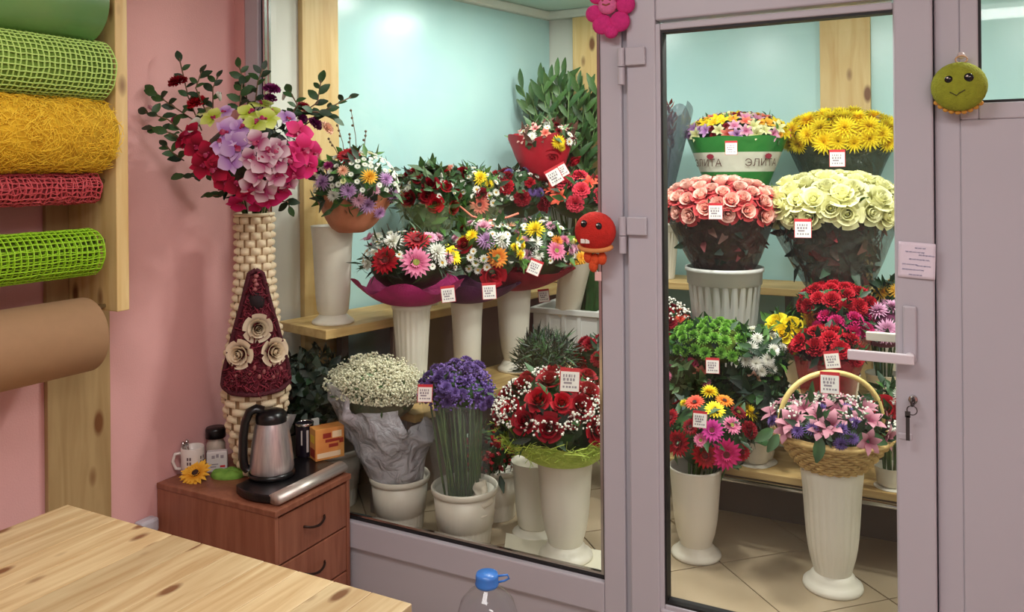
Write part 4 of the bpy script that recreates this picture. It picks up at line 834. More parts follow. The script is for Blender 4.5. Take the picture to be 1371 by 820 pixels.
R, c, r = cluster('mixed_bouquet', 'bouquet with yellow chrysanthemums and a pink gerbera in red felt', 'bouquet', 720, 340, z3, 51, 47,
    [('mum', 'yellow', 716, 308, 30), ('gerbera', 'pink', 745, 336, 28), ('mum', 'peach', 682, 306, 24), ('mum', 'white', 717, 325, 20), ('mum', 'white', 720, 342, 18), ('mum', 'orange', 746, 323, 18), ('rose', 'red', 697, 367, 26), ('mum', 'yellow', 692, 318, 18), ('mum', 'pink', 756, 322, 16), ('mum', 'lpink', 704, 342, 18)],
    [('mum', ['cream', 'yellow', 'lpink', 'white'], 9, .03), ('daisy', 'white', 24, .02)], tight=.65, base=p3 + V((0, 0, .38)), green=(240, .06, [LEAF, DLEAF, LLEAF]), seed=23)
wrap(R, p3 + V((0, 0, .41)), .07, p3 + V((.08, .02, .50)), r[0] * 1.18, M_redf, 'felt_wrap', 5, .10, 10, .55, peaks=.03)
price(R, 716, 358, z3 - .28, 18, -.4)
# white crate with paper-sleeved flowers
cp = V((-1.79, 4.16, .785)); ct = thing('plastic_crate', 'grey white open plastic crate at the end of the lower shelf', 'crate', cp)
b = MB(); b.box(-.2, .17, -.17, .17, 0, .012); b.box(-.2, .17, -.17, -.158, .012, .25); b.box(-.2, .17, .158, .17, .012, .25); b.box(-.2, -.188, -.158, .158, .012, .25); b.box(.158, .17, -.158, .158, .012, .25); b.build('body', M_vaseg, ct, M=T(*cp))
ringb = MB()
ringb.box(-.215, .185, -.185, -.158, .245, .275); ringb.box(-.215, .185, .158, .185, .245, .275); ringb.box(-.215, -.188, -.158, .158, .245, .275); ringb.box(.158, .185, -.158, .158, .245, .275); ringb.build('rim', M_vaseg, ct, M=T(*cp), bevel=.004)
for x in (-.12, -.03, .06): MB().box(x, x + .02, -.178, -.170, .01, .245).build('rib', M_vaseg, ct, M=T(*cp))
sl = thing('sleeved_bunch', 'yellow flowers in a white paper sleeve standing in the crate', 'bouquet', cp + V((-.06, 0, .02)), 'cut flower bouquets')
wrap(sl, cp + V((-.09, -.05, .03)), .05, at(770, 352, 4.32), .085, pm('white_paper', rgb(224, 216, 196), .7), 'paper_sleeve', 3, .06, 3, .9)
for q, (uu, vv) in enumerate(((770, 350), (778, 346), (764, 344), (776, 356))): flower(sl, 'mum', 'gold', at(uu, vv, 4.3), (.3, -.7, .5), .045)
lf = thing('greenery_bunch', 'bunch of grassy green stems standing in the crate', 'foliage', cp + V((.07, 0, .02)))
rd = random.Random(8); b = MB()
for k in range(60):
    q = cp + V((.06 + rd.uniform(-.05, .05), rd.uniform(-.06, .06), .02)); e = at(795 + rd.uniform(-16, 14), 330 + rd.uniform(-20, 50), 4.45 + rd.uniform(-.1, .1)); leafgeo(b, q, e - q, (0, -1, 0), (e - q).length, .02, 0, seg=3, droop=.03)
g_ = b.build('blades', LEAF, lf, True); g_['kind'] = 'stuff'
price(sl, 728, 396, 4.3, 15, .1)

# ---- low row behind the fixed window
pJ = V((-2.47, 2.92, FLZ)); vase('bucket', pJ, .26, .13, 'white bucket in the dark corner behind the cabinet', 'flower_bucket', BG)
R, c, r = cluster('eucalyptus_bunch', 'dark grey green eucalyptus bunch in the cooler corner', 'foliage', 418, 525, 3.68, 45, 52, (), (), base=pJ + V((0, 0, .05)), green=(420, .065, [BLEAF, DLEAF, pm('eucalyptus', rgb(84, 100, 92), .6)]), seed=31, core=.7, width=.62, grp=None, gz=-.9)
stems(R, pJ + V((0, 0, .05)), c, .05, .08, 14, 3)
pK = V((-2.055, 2.845, FLZ)); vase('bucket', pK, .225, .128, 'white bucket holding the baby breath in grey film', 'flower_bucket', BG)
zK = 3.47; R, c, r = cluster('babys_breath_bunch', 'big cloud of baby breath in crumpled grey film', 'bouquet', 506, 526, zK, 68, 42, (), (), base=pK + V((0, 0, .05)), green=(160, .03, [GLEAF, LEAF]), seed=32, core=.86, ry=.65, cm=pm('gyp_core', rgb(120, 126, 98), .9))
gyps(R, c, tuple(x * 1.02 for x in r), 5200, 3, pm('ivory_blossom', rgb(224, 221, 192), .7), -.1, .0052, 'blossoms', (.88, 1.06)); gyps(R, c, r, 1500, 13, pm('ivory_blossom', 0), .0, .005, 'loose_blossoms', (1.0, 1.24), clump=60)
M_film = film('grey_film', rgb(206, 204, 210), .66, .25, 1.0, 16)
b = MB(); rd = random.Random(6)
FT, FB = c + V((0, 0, -.045)), pK + V((0, 0, .17))
def filmf(u, v):
    a = 2 * PI * u; rr = (.088 + (.215 - .088) * min(1, v * 1.15) ** .9) * (1 + .05 * v * math.sin(7 * a) + .04 * math.sin(3 * a + 9 * v))
    p = FB + (FT - FB) * v + V((math.cos(a) * rr, math.sin(a) * rr * (1 - .3 * v), 0)); side = math.cos(a - math.radians(205))
    p.z += v ** 2 * (.075 * side) + .02 * v * math.sin(5 * a + 6 * v) ; p += V((mnoise.noise(p * 14), mnoise.noise(p * 14 + V((3, 1, 2))), mnoise.noise(p * 14 + V((7, 5, 1))))) * .05 * v
    return p
b.grid(filmf, 64, 18, True); b.build('film_wrap', M_film, R, True)
pL = V((-1.735, 2.845, FLZ)); vase('bucket', pL, .235, .136, 'white bucket of purple statice nearest the window rail', 'flower_bucket', BG)
zL = 3.32; R, c, r = cluster('statice_bunch', 'violet statice bunch on long green stems in clear film', 'bouquet', 611, 525, zL, 47, 36, (), (), base=pL + V((0, 0, .03)), green=(60, .04, [LEAF]), seed=33, core=.75, cm=None)
rd = random.Random(5)
for k in range(80):
    q = rnd_dir(rd, -.25); p = c + V((q.x * r[0], q.y * r[1], q.z * r[2])) * rd.uniform(.82, 1.16); flower(R, 'carnation', 'purple', p, (q + V((0, 0, .4)) + rnd_dir(rd, -1) * .4).normalized(), rd.uniform(.018, .03))
gyps(R, c, tuple(x * 1.04 for x in r), 900, 5, pm('violet_blossom', rgb(108, 82, 150), .7), -.3, .006, 'blossoms', (.8, 1.08))
stems(R, pL + V((0, 0, .05)), c - V((0, 0, .02)), .06, r[0] * .8, 64, 5, .0038)
wrap(R, pL + V((0, 0, .06)), .095, c + V((0, 0, -.02)), r[0] * 1.0, film('film_clear', rgb(200, 205, 205), .11, .12, .6, 12), 'film_wrap', 6, .06, 4, 1.0)
price(R, 569, 527, zL - .16, 20, -.05)
b = MB()
def crump(u, v): a = 2 * PI * u; p = V((.05 * math.cos(a) * (1 - .6 * v), .04 * math.sin(a) * (1 - .6 * v), .13 * v)); return p + V((mnoise.noise(p * 30), mnoise.noise(p * 30 + V((5, 5, 5))), 0)) * .03
b.grid(crump, 20, 8, True); b.build('paper_scrap', pm('white_paper', 0), R, True, M=T(pL.x + .085, pL.y - .02, pL.z + .14))
pM = V((-1.75, 3.13, FLZ)); vase('bucket', pM, .22, .11, 'white bucket behind the statice holding red berries', 'flower_bucket', BG)
R, c, r = cluster('berry_bunch', 'sprays of small red hypericum berries behind the statice bucket', 'bouquet', 655, 608, 3.55, 34, 34, (), (), base=pM + V((0, 0, .04)), green=(150, .06, [DLEAF, LEAF]), seed=34, core=.7, gz=-.9)
gyps(R, c, tuple(x * 1.02 for x in r), 130, 6, pm('red_berry', rgb(150, 26, 36), .3), -.4, .0115, 'berries', (.9, 1.12)); stems(R, pM + V((0, 0, .04)), c, .05, .06, 16, 6)
pN = V((-1.525, 3.05, FLZ)); vase('plain', pN, .30, .092, 'empty cream white vase left of the urn with red roses')
pO = V((-1.318, 2.905, FLZ + .008)); vase('urn', pO, .40, .108, 'large white urn vase holding the red rose bouquet')
sh_ = thing('foam_sheet', 'thin white foam sheet on the cooler floor under the urn', 'sheet', (-1.35, 2.92, FLZ + .002)); b = MB()
b.add([(-1.62, 2.98, .3015), (-1.50, 2.73, .3015), (-1.0, 2.73, .3015), (-1.06, 3.02, .3015), (-1.62, 2.98, .3075), (-1.50, 2.73, .3075), (-1.0, 2.73, .3075), (-1.06, 3.02, .3075)], [(3, 2, 1, 0), (4, 5, 6, 7), (0, 1, 5, 4), (1, 2, 6, 5), (2, 3, 7, 6), (3, 0, 4, 7)]); b.build('foam', pm('foam_white', rgb(228, 222, 200), .6), sh_)
zO = 3.18; RS = [(735, 510, 30), (721, 537, 32), (703, 564, 32), (735, 573, 34), (684, 548, 28), (777, 546, 32), (787, 527, 34), (800, 577, 34), (803, 519, 30), (787, 503, 24), (752, 540, 26), (764, 562, 24), (770, 520, 24)]
R, c, r = cluster('rose_bouquet', 'big red rose bouquet with baby breath in a lime green collar', 'bouquet', 745, 560, zO, 76, 58, [('rose', 'red' if i % 3 == 1 else 'dred', u, v, s) for i, (u, v, s) in enumerate(RS)], [('rose', 'dred', 10, .045)], base=pO + V((0, 0, .34)), green=(330, .055, [LEAF, DLEAF, BLEAF]), seed=35, core=.85)
gyps(R, c, tuple(x * 1.06 for x in r), 1100, 7, None, -.05, .0052, 'babys_breath', (.96, 1.1), clump=34)
M_limes = pm('lime_sisal', rgb(192, 210, 96), .8, c2=rgb(156, 182, 60), vs=30, bump=.6, bs=80)
wrap(R, pO + V((0, 0, .37)), .09, c + V((0, 0, -.05)), r[0] * 1.03, M_limes, 'sisal_collar', 7, .07, 12, .55)
b = MB(); rd = random.Random(12); wb_ = pO + V((0, 0, .37)); wt_ = c + V((0, 0, -.05))
for k in range(500):
    a, t_ = rd.uniform(0, 6.28), rd.uniform(.5, 1.06); rr = (.09 + (r[0] * 1.03 - .09) * t_ ** .55) * rd.uniform(1.0, 1.05); p = wb_ + (wt_ - wb_) * t_ + V((math.cos(a) * rr, math.sin(a) * rr, 0)); b.tube([p, p + V((rd.uniform(-.03, .03), rd.uniform(-.03, .03), rd.uniform(-.01, .02))), p + V((rd.uniform(-.05, .05), rd.uniform(-.05, .05), rd.uniform(-.02, .03)))], .0013, 3, caps=False)
g_ = b.build('fibres', M_limes, R); g_['kind'] = 'stuff'
price(R, 763, 509, zO - .2, 27, -.05)
pQ = V((-1.545, 3.42, FLZ)); vase('bucket', pQ, .26, .11, 'white bucket half hidden behind the red rose bouquet', 'flower_bucket', BG)
R, c, r = cluster('conifer_bunch', 'dark feathery evergreen sprays behind the red rose bouquet', 'foliage', 732, 488, 3.8, 40, 38, (), (), base=pQ + V((0, 0, .04)), green=(900, .07, [DLEAF, LEAF, BLEAF]), seed=36, core=.6, width=.1, grp=None); stems(R, pQ + V((0, 0, .04)), c, .04, .06, 14, 7)
pQ2 = V((-1.30, 3.55, FLZ)); vase('bucket', pQ2, .3, .11, 'white bucket by the window edge holding dark red carnations', 'flower_bucket', BG)
R, c, r = cluster('carnation_bunch', 'dark red carnation bunch at the right edge of the fixed window', 'bouquet', 800, 482, 3.85, 30, 28, (), [('carnation', 'dred', 18, .036)], base=pQ2 + V((0, 0, .04)), green=(80, .05, [DLEAF]), seed=37); stems(R, pQ2 + V((0, 0, .04)), c, .04, .06, 16, 8)

# ================================================================== seen through the door
def bucket_on(u, Y, Z, h, rt, label, kind='ribbed', m=None): x, y = onray(u, 400, Y); p = V((x, y, Z)); vase(kind, p, h, rt, label, 'flower_bucket', BG, m); return p
# back row on the high shelf
pS = bucket_on(985, 4.62, 1.17, .34, .13, 'white bucket behind the pink roses under the alstroemeria')
zS = 4.36; R, c, r = cluster('alstroemeria_bunch', 'mixed pastel alstroemeria bunch in green and white printed film', 'bouquet', 986, 180, zS, 67, 28, (),
    [('lily', ['yellow', 'cream', 'lilac', 'lpink', 'salmon', 'dred', 'gold', 'cream', 'yellow'], 130, .036), ('mum', ['gold', 'lilac', 'dred'], 24, .022)], base=pS + V((0, 0, .3)), green=(140, .035, [LEAF, LLEAF]), seed=41, ry=.7, tight=.62)
def banded(name):
    m, nt, P, N = nodes(name); L = nt.links.new; tc = N('ShaderNodeTexCoord'); sx = N('ShaderNodeSeparateXYZ'); L(tc.outputs['Generated'], sx.inputs[0]); cr = N('ShaderNodeValToRGB'); cr.color_ramp.interpolation = 'CONSTANT'
    e = cr.color_ramp.elements; g1 = rgb(46, 120, 52); w_ = rgb(206, 204, 186); e[0].color = g1; e[0].position = 0; e[1].position = .56; e[1].color = w_; k = e.new(.80); k.color = g1
    L(sx.outputs['Z'], cr.inputs[0]); L(cr.outputs[0], P.inputs['Base Color']); P.inputs['Roughness'].default_value = .3
    nb = N('ShaderNodeTexNoise', i_Scale=9.0); L(tc.outputs['Object'], nb.inputs['Vector']); bp = N('ShaderNodeBump', i_Strength=.4, i_Distance=.03); L(nb.outputs['Fac'], bp.inputs['Height']); L(bp.outputs[0], P.inputs['Normal']); return m
wS0, wS1 = V((c.x, c.y, at(985, 290, zS).z)), V((c.x, c.y, at(985, 184, zS).z)); rS0, rS1 = 22 * zS / F, 66 * zS / F
wrap(R, wS0, rS0, wS1, (rS1, rS1 * .8), banded('printed_film'), 'printed_film', 8, .02, 3, .9)
fc = bpy.data.curves.new('lettering', 'FONT'); fc.body = 'ЭЛИТА'; fc.align_x = 'CENTER'; tmp = bpy.data.objects.new('tmp_text', fc); COL.objects.link(tmp); dg = bpy.context.evaluated_depsgraph_get(); tm = bpy.data.meshes.new_from_object(tmp.evaluated_get(dg)); bpy.data.objects.remove(tmp)
M_let = pm('brown_lettering', rgb(92, 62, 52), .6); M_rosep = pm('red_print', rgb(150, 40, 60), .6)
fcam = math.atan2(-c.y, -c.x)
def on_wrap(s_, h_, off=.006):
    t_ = h_; k = t_ ** .9; rx = rS0 + (rS1 - rS0) * k; a = fcam + s_ / rx; p = wS0 + (wS1 - wS0) * t_; return p + V((math.cos(a) * (rx * 1.02 + off), math.sin(a) * (rx * .8 * 1.02 + off) if True else 0, 0))
hgt = (wS1 - wS0).z
for s0 in (-.17, .12):
    b = MB(); b.add([on_wrap(s0 + v.co.x * .052, .635 + v.co.y * .052 / hgt, .012) for v in tm.vertices], [tuple(p.vertices) for p in tm.polygons]); b.build('lettering', M_let, R)
    b = MB(); b.add([on_wrap(s0 + .03 + .022 * math.cos(i * PI / 4), .755 + .014 / hgt * math.sin(i * PI / 4), .013) for i in range(8)], [tuple(range(8))]); b.build('printed_rose', M_rosep, R)
price(R, 979, 198, zS - .42, 16)
pT = bucket_on(1128, 4.62, 1.17, .34, .13, 'white bucket behind the cream roses under the yellow chrysanthemums')
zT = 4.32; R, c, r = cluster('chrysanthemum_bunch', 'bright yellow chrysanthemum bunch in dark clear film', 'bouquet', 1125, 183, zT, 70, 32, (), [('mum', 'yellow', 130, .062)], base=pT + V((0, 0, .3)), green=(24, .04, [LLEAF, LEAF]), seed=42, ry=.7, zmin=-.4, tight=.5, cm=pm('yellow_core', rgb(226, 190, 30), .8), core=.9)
M_dfilm = film('film_dark', rgb(58, 66, 52), .8, .22, .9, 10)
wrap(R, V((c.x, c.y, at(1125, 290, zT).z)), 26 * zT / F, c + V((0, 0, -.05)), (r[0] * .93, r[1] * .93), M_dfilm, 'film_wrap', 7, .07, 5, .9)
cone_leaves(R, V((c.x, c.y, at(1125, 290, zT).z)), 24 * zT / F, c + V((0, 0, -.05)), r[1] * .9, 220, .07, [DLEAF, LEAF], 7)
price(R, 1121, 212, zT - .42, 20)
pR = bucket_on(885, 4.60, 1.17, .32, .11, 'white bucket left of the alstroemeria holding brown stalks')
zR = 4.40; Rr = thing('stalk_bunch', 'reddish brown dried stalks in a dark film cone at the door edge', 'bouquet', pR + V((0, 0, .05)), 'cut flower bouquets')
ctr = at(884, 165, zR); rd = random.Random(2); b = MB(); b3 = MB()
for k in range(16):
    q = pR + V((rd.uniform(-.03, .03), rd.uniform(-.03, .03), .06)); e = at(884 + rd.uniform(-30, 28), 150 + rd.uniform(-25, 40), zR + rd.uniform(-.08, .08)); b.tube([q, e], .004, 5)
    d = (e - q).normalized()
    for i in range(16): a = i * 2.4; s_ = d.orthogonal(); s_ = Matrix.Rotation(a, 3, d) @ s_; leafgeo(b3, e + d * (.012 * i - .12), d * .8 + s_ * .5, s_, .05, .02, 0, seg=2)
b.build('stems', M_twig, Rr, True)['kind'] = 'stuff'; b3.build('seed_heads', pm('rust_bract', rgb(150, 72, 62), .7, c2=rgb(110, 62, 48), vs=30), Rr, True)['kind'] = 'stuff'
wrap(Rr, V((ctr.x - .02, ctr.y, at(884, 292, zR).z)), .05, V((ctr.x, ctr.y, at(884, 160, zR).z)), .165, film('film_smoke', rgb(70, 74, 84), .62, .2, .8, 8), 'film_cone', 5, .08, 6, 1.0, peaks=.09)
# pink and cream roses
pU = bucket_on(970, 3.80, .85, .50, .170, 'tall ribbed white bucket under the pink roses', 'ribbed', M_vaseg)
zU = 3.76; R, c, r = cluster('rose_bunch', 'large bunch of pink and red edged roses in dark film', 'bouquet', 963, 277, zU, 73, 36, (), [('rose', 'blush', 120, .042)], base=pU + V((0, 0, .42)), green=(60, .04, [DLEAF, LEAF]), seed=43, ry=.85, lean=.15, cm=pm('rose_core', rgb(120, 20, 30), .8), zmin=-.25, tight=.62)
M_brownf = film('film_brown', rgb(74, 56, 48), .7, .22, 1.0, 12); wS = [V((pU.x, pU.y, at(963, 362, zU).z)), c + V((0, 0, -.02))]
wrap(R, wS[0], 38 * zU / F, wS[1], (r[0] * .99, r[1] * .99), M_brownf, 'film_wrap', 9, .05, 7, .75)
cone_leaves(R, wS[0], 36 * zU / F, wS[1], r[0] * .95, 420, .075, [DLEAF, BLEAF, pm('brown_stem_leaf', rgb(86, 56, 44), .7), pm('maroon_leaf', rgb(96, 34, 34), .7)], 8)
price(R, 958, 283, zU - .42, 19)
pV = bucket_on(1122, 3.92, .85, .27, .115, 'white bucket behind the red carnations under the cream roses')
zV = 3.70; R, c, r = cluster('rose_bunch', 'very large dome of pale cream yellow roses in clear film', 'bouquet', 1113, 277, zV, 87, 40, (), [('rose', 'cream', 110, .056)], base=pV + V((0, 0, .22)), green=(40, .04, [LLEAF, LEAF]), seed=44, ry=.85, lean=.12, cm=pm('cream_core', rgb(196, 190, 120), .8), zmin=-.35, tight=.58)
wS = [V((pV.x, pV.y, at(1118, 392, zV).z)), c + V((0, 0, -.03))]
wrap(R, wS[0], 34 * zV / F, wS[1], (r[0] * .97, r[1] * .97), film('film_dark2', rgb(86, 84, 74), .5, .2, 1.0, 12), 'film_wrap', 9, .05, 9, .8)
cone_leaves(R, wS[0], 32 * zV / F, wS[1], r[0] * .93, 480, .085, [DLEAF, BLEAF, pm('brown_stem_leaf', 0), DLEAF, pm('dark_red_leaf', rgb(120, 20, 26), .7)], 9)
price(R, 1075, 306, zV - .42, 22)
# bench row: green, white, yellow, red, magenta
def bench(u, v, z, hw, hh, name, label, fl, fill, seed, Zs, h=.22, rt=.09, green=(100, .05, None), film_=None, **k):
    c_ = at(u, v, z); p = V((c_.x, c_.y, Zs)); vase('plain', p, h, rt, 'white vase hidden below the ' + ' '.join(label.split()[:9]), 'flower_vase', VG)
    R, c, r = cluster(name, label, 'bouquet', u, v, z, hw, hh, fl, fill, base=p + V((0, 0, h * .9)), green=green, seed=seed, **k)
    if film_: wrap(R, p + V((0, 0, h * .85)), rt * .7, c - V((0, 0, r[2] * .25)), r[0] * .98, film_, 'film_wrap', 8, .08, seed, .7)
    else: stems(R, p + V((0, 0, h * .7)), c, rt * .5, r[0] * .5, 14, seed)
    return R, c, r
M_clear = MC['film_clear']
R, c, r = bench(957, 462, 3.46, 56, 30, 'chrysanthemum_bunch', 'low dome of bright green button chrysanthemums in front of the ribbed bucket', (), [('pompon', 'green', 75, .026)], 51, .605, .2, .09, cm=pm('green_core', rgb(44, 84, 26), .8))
price(R, 954, 490, 3.20, 18)
R, c, r = bench(1016, 478, 3.36, 33, 36, 'white_flower_bunch', 'white blossoms with green leaves beside the green chrysanthemums', [('mum', 'white', 1014, 453, 18), ('mum', 'white', 1006, 466, 20), ('mum', 'white', 998, 483, 20), ('mum', 'white', 1012, 487, 22), ('mum', 'white', 1028, 482, 20), ('mum', 'white', 1034, 494, 16), ('mum', 'white', 1020, 498, 16), ('lily', 'peach', 1010, 506, 20), ('mum', 'white', 1030, 512, 12)], [('mum', 'white', 8, .028)], 52, .605, .14, .07, green=(150, .06, [LEAF, LLEAF, DLEAF]), gz=-.9)
R, c, r = bench(1061, 446, 3.62, 38, 24, 'rose_bunch', 'small bunch of yellow roses in clear film left of the red carnations', [('rose', 'yellow', 1040, 433, 28), ('rose', 'yellow', 1060, 436, 26), ('rose', 'yellow', 1083, 426, 26), ('rose', 'yellow', 1088, 440, 26), ('rose', 'yellow', 1048, 446, 28), ('rose', 'yellow', 1067, 450, 22), ('rose', 'yellow', 1061, 464, 20)], (), 53, .85, .12, .07, green=(120, .06, [LEAF, LLEAF]), film_=M_clear)
M_redfilm = film('film_red', rgb(170, 20, 40), .55, .25, .7, 12)
R, c, r = bench(1120, 408, 3.46, 44, 25, 'carnation_bunch', 'upper bunch of red carnations in red film under the cream roses', (), [('carnation', 'red', 46, .036)], 54, .85, .14, .07, film_=M_redfilm)
R, c, r = bench(1131, 437, 3.37, 36, 22, 'carnation_bunch', 'pinkish red carnation bunch between the red and magenta flowers', (), [('carnation', 'magenta', 18, .036), ('carnation', 'red', 12, .036)], 55, .85, .11, .06, film_=M_redfilm)
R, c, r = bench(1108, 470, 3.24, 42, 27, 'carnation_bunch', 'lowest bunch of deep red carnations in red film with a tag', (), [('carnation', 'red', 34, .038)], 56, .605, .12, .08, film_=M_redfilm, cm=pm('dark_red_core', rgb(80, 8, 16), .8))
price(R, 1114, 482, 3.02, 20, .15)
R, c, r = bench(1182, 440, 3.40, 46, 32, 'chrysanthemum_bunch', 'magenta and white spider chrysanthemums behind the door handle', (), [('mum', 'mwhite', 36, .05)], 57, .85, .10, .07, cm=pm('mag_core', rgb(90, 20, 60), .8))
R, c, r = bench(1196, 393, 3.62, 20, 14, 'chrysanthemum_bunch', 'orange yellow chrysanthemums at the right edge of the door glass', (), [('mum', 'gold', 12, .035)], 58, .85, .25, .06)
R, c, r = bench(893, 438, 3.78, 30, 26, 'carnation_bunch', 'red flowers with pale sprigs at the left edge of the door glass', (), [('carnation', 'dred', 14, .03), ('mum', 'coral', 5, .025)], 59, .85, .10, .06)
gyps(R, c + V((0, 0, .04)), r, 160, 9, None, 0, .006)
R, c, r = bench(922, 505, 3.46, 38, 24, 'mixed_bunch', 'pink flowers and greenery at door left under the green chrysanthemums', [('carnation', 'magenta', 923, 489, 24), ('carnation', 'pink', 896, 487, 16), ('lily', 'salmon', 938, 500, 22), ('mum', 'pink', 945, 512, 16)], [('mum', 'pink', 4, .02)], 60, .605, .1, .07, green=(240, .07, [DLEAF, LEAF, GLEAF]), gz=-.9)
R, c, r = bench(1192, 556, 3.08, 26, 38, 'rose_bunch', 'dark red roses with white sprigs at the right edge behind the door', [('rose', 'red', 1185, 547, 30), ('rose', 'red', 1203, 574, 30), ('rose', 'dred', 1204, 548, 24), ('mum', 'white', 1202, 528, 16), ('mum', 'white', 1196, 538, 12)], (), 61, .605, .08, .06, green=(110, .06, [LEAF, DLEAF, LLEAF]), gz=-.6)
# dark greenery behind the basket
R, c, r = bench(1010, 530, 3.34, 45, 26, 'greenery_bunch', 'dark green leafy stems between the white blossoms and the yellow gerbera', (), (), 62, .605, .1, .07, green=(330, .08, [DLEAF, LEAF, BLEAF]), gz=-.9, grp=None, ry=.6)
# urn with gerbera bouquet on the floor
pAA = atZ(932, 743, FLZ); pAA = V((pAA.x, pAA.y, FLZ)); vase('urn', pAA, .345, .099, 'white urn vase on the tiles under the mixed gerberas')
zAA = 3.24; R, c, r = cluster('gerbera_bouquet', 'mixed red, orange and yellow gerbera bouquet in the urn by the hinge side', 'bouquet', 950, 583, zAA, 62, 54,
    [('mum', 'yellow', 950, 525, 26), ('gerbera', 'orange', 970, 537, 26, 'd'), ('gerbera', 'yellow', 957, 549, 28), ('mum', 'yellow', 1002, 551, 32), ('gerbera', 'coral', 930, 539, 28, 'd'), ('gerbera', 'pink', 980, 570, 26), ('carnation', 'dred', 1003, 576, 24), ('gerbera', 'red', 908, 594, 36, 'r'), ('gerbera', 'magenta', 972, 609, 42, 'r'), ('gerbera', 'red', 944, 610, 36, 'r'), ('gerbera', 'fuchsia', 953, 577, 32, 'r'), ('gerbera', 'red', 898, 560, 28, 'r'), ('gerbera', 'pink', 938, 590, 20), ('gerbera', 'dred', 925, 572, 24, 'd'), ('gerbera', 'red', 994, 606, 24, 'r'), ('mum', 'yellow', 916, 540, 14)],
    [('gerbera', ['red', 'coral', 'dred'], 6, .04)], base=pAA + V((0, 0, .3)), green=(200, .05, [LEAF, DLEAF, LEAF]), seed=63, core=.8); stems(R, pAA + V((0, 0, .2)), c, .06, .12, 18, 63)
price(R, 937, 562, zAA - .24, 19, -.05)
# basket on a fluted vase
pBB = atZ(1115, 786, FLZ); pBB = V((pBB.x, pBB.y, FLZ)); hB = .435; vase('flutedurn', pBB, hB, .106, 'tall fluted white vase on the tiles carrying the wicker basket')
zBB = (pBB - EYE).dot(V((-SN, CN, 0)))
kB = zBB / F; bk = thing('wicker_basket', 'straw wicker basket with a hoop handle on the fluted vase', 'basket', pBB + V((0, 0, hB)))
M_straw = pm('straw', rgb(222, 190, 124), .7, c2=rgb(168, 132, 72), vs=30); MB_ = T(pBB.x, pBB.y, pBB.z + hB - .003)
b = MB(); PRB = [(.001, 0), (.105, .0), (.125, .02), (.155, .06), (.185, .10), (.2, .118)]
b.lathe([(r_ * .96, z) for r_, z in PRB], 36); b.build('liner', pm('straw_dark', rgb(92, 66, 36), .9), bk, True, M=MB_)
b = MB()
for j in range(10):
    z = .006 + j * .0115; q = [PRB[k] for k in range(len(PRB)) if PRB[k][1] <= z][-1]; nx = [p_ for p_ in PRB if p_[1] > z]; nx = nx[0] if nx else PRB[-1]; rr = q[0] + (nx[0] - q[0]) * ((z - q[1]) / max(1e-4, nx[1] - q[1])); rr = max(rr, .105)
    b.tube([((rr + .006 * math.sin(24 * PI * i / 48 + j * PI)) * math.cos(2 * PI * i / 96), (rr + .006 * math.sin(24 * PI * i / 48 + j * PI)) * math.sin(2 * PI * i / 96), z) for i in range(97)], .0055, 5, caps=False)
w_ = b.build('weave', M_straw, bk, True, M=MB_); w_['kind'] = 'stuff'
b = MB()
for rr, z in ((.203, .121), (.196, .126)): b.tube([(rr * math.cos(2 * PI * i / 48), rr * math.sin(2 * PI * i / 48), z) for i in range(49)], .008, 6, caps=False)
b.build('rim', M_straw, bk, True, M=MB_)
hx = V((CN, SN, 0)); hr = 69 * kB; hz0 = at(1112, 575, zBB).z; htop = at(1112, 499, zBB).z
pts = []
for i in range(25):
    a = PI * i / 24; pts.append(V((pBB.x, pBB.y, 0)) + hx * (-hr * math.cos(a)) + V((0, 0, hz0 + (htop - hz0) * math.sin(a) ** .8)))
pts = [V((pBB.x, pBB.y, pBB.z + hB + .10)) - hx * .18] + pts + [V((pBB.x, pBB.y, pBB.z + hB + .10)) + hx * .18]
b = MB(); b.tube(pts, .0095, 8); b.build('handle', pm('pale_cane', rgb(226, 200, 126), .5), bk, True)
R, c, r = cluster('lily_arrangement', 'dusty pink lilies with purple statice filling the wicker basket', 'bouquet', 1112, 568, zBB, 76, 32,
    [('lily', 'lily', u, v, s) for u, v, s in ((1038, 549, 42), (1060, 563, 40), (1076, 545, 38), (1118, 549, 40), (1112, 569, 40), (1155, 545, 38), (1052, 575, 34), (1135, 558, 32), (1095, 556, 30), (1165, 562, 36), (1098, 575, 30))] + [('mum', 'purple', u, v, 20) for u, v in ((1087, 574, ), (1132, 547), (1146, 567), (1068, 578), (1128, 575), (1100, 548))],
    [('lily', 'lily', 8, .045), ('mum', 'purple', 4, .025)], base=pBB + V((0, 0, hB + .03)), green=(210, .05, [LEAF, DLEAF]), seed=64, core=.8)
gyps(R, c, tuple(x * 1.05 for x in r), 230, 11, None, .05, .0055, 'babys_breath', (.95, 1.1), clump=12)
b = MB()
for u, v, du, dv, L in ((1035, 575, -.8, .5, .075), (1042, 582, -.5, .8, .07), (1140, 578, .6, .6, .08), (1156, 582, .9, .4, .08), (1098, 585, -.2, 1, .085), (1122, 580, .4, .9, .06)):
    p = at(u, v, zBB - .17); leafgeo(b, p, V((CN, SN, 0)) * du + V((0, 0, -dv * .7)) + V((SN, -CN, 0)) * .35, V((SN, -CN, .4)), L, L * .5, 0, seg=4)
b.build('leaf_spray', LEAF, R, True)['kind'] = 'stuff'
price(R, 1111, 513, zBB - .03, 25)

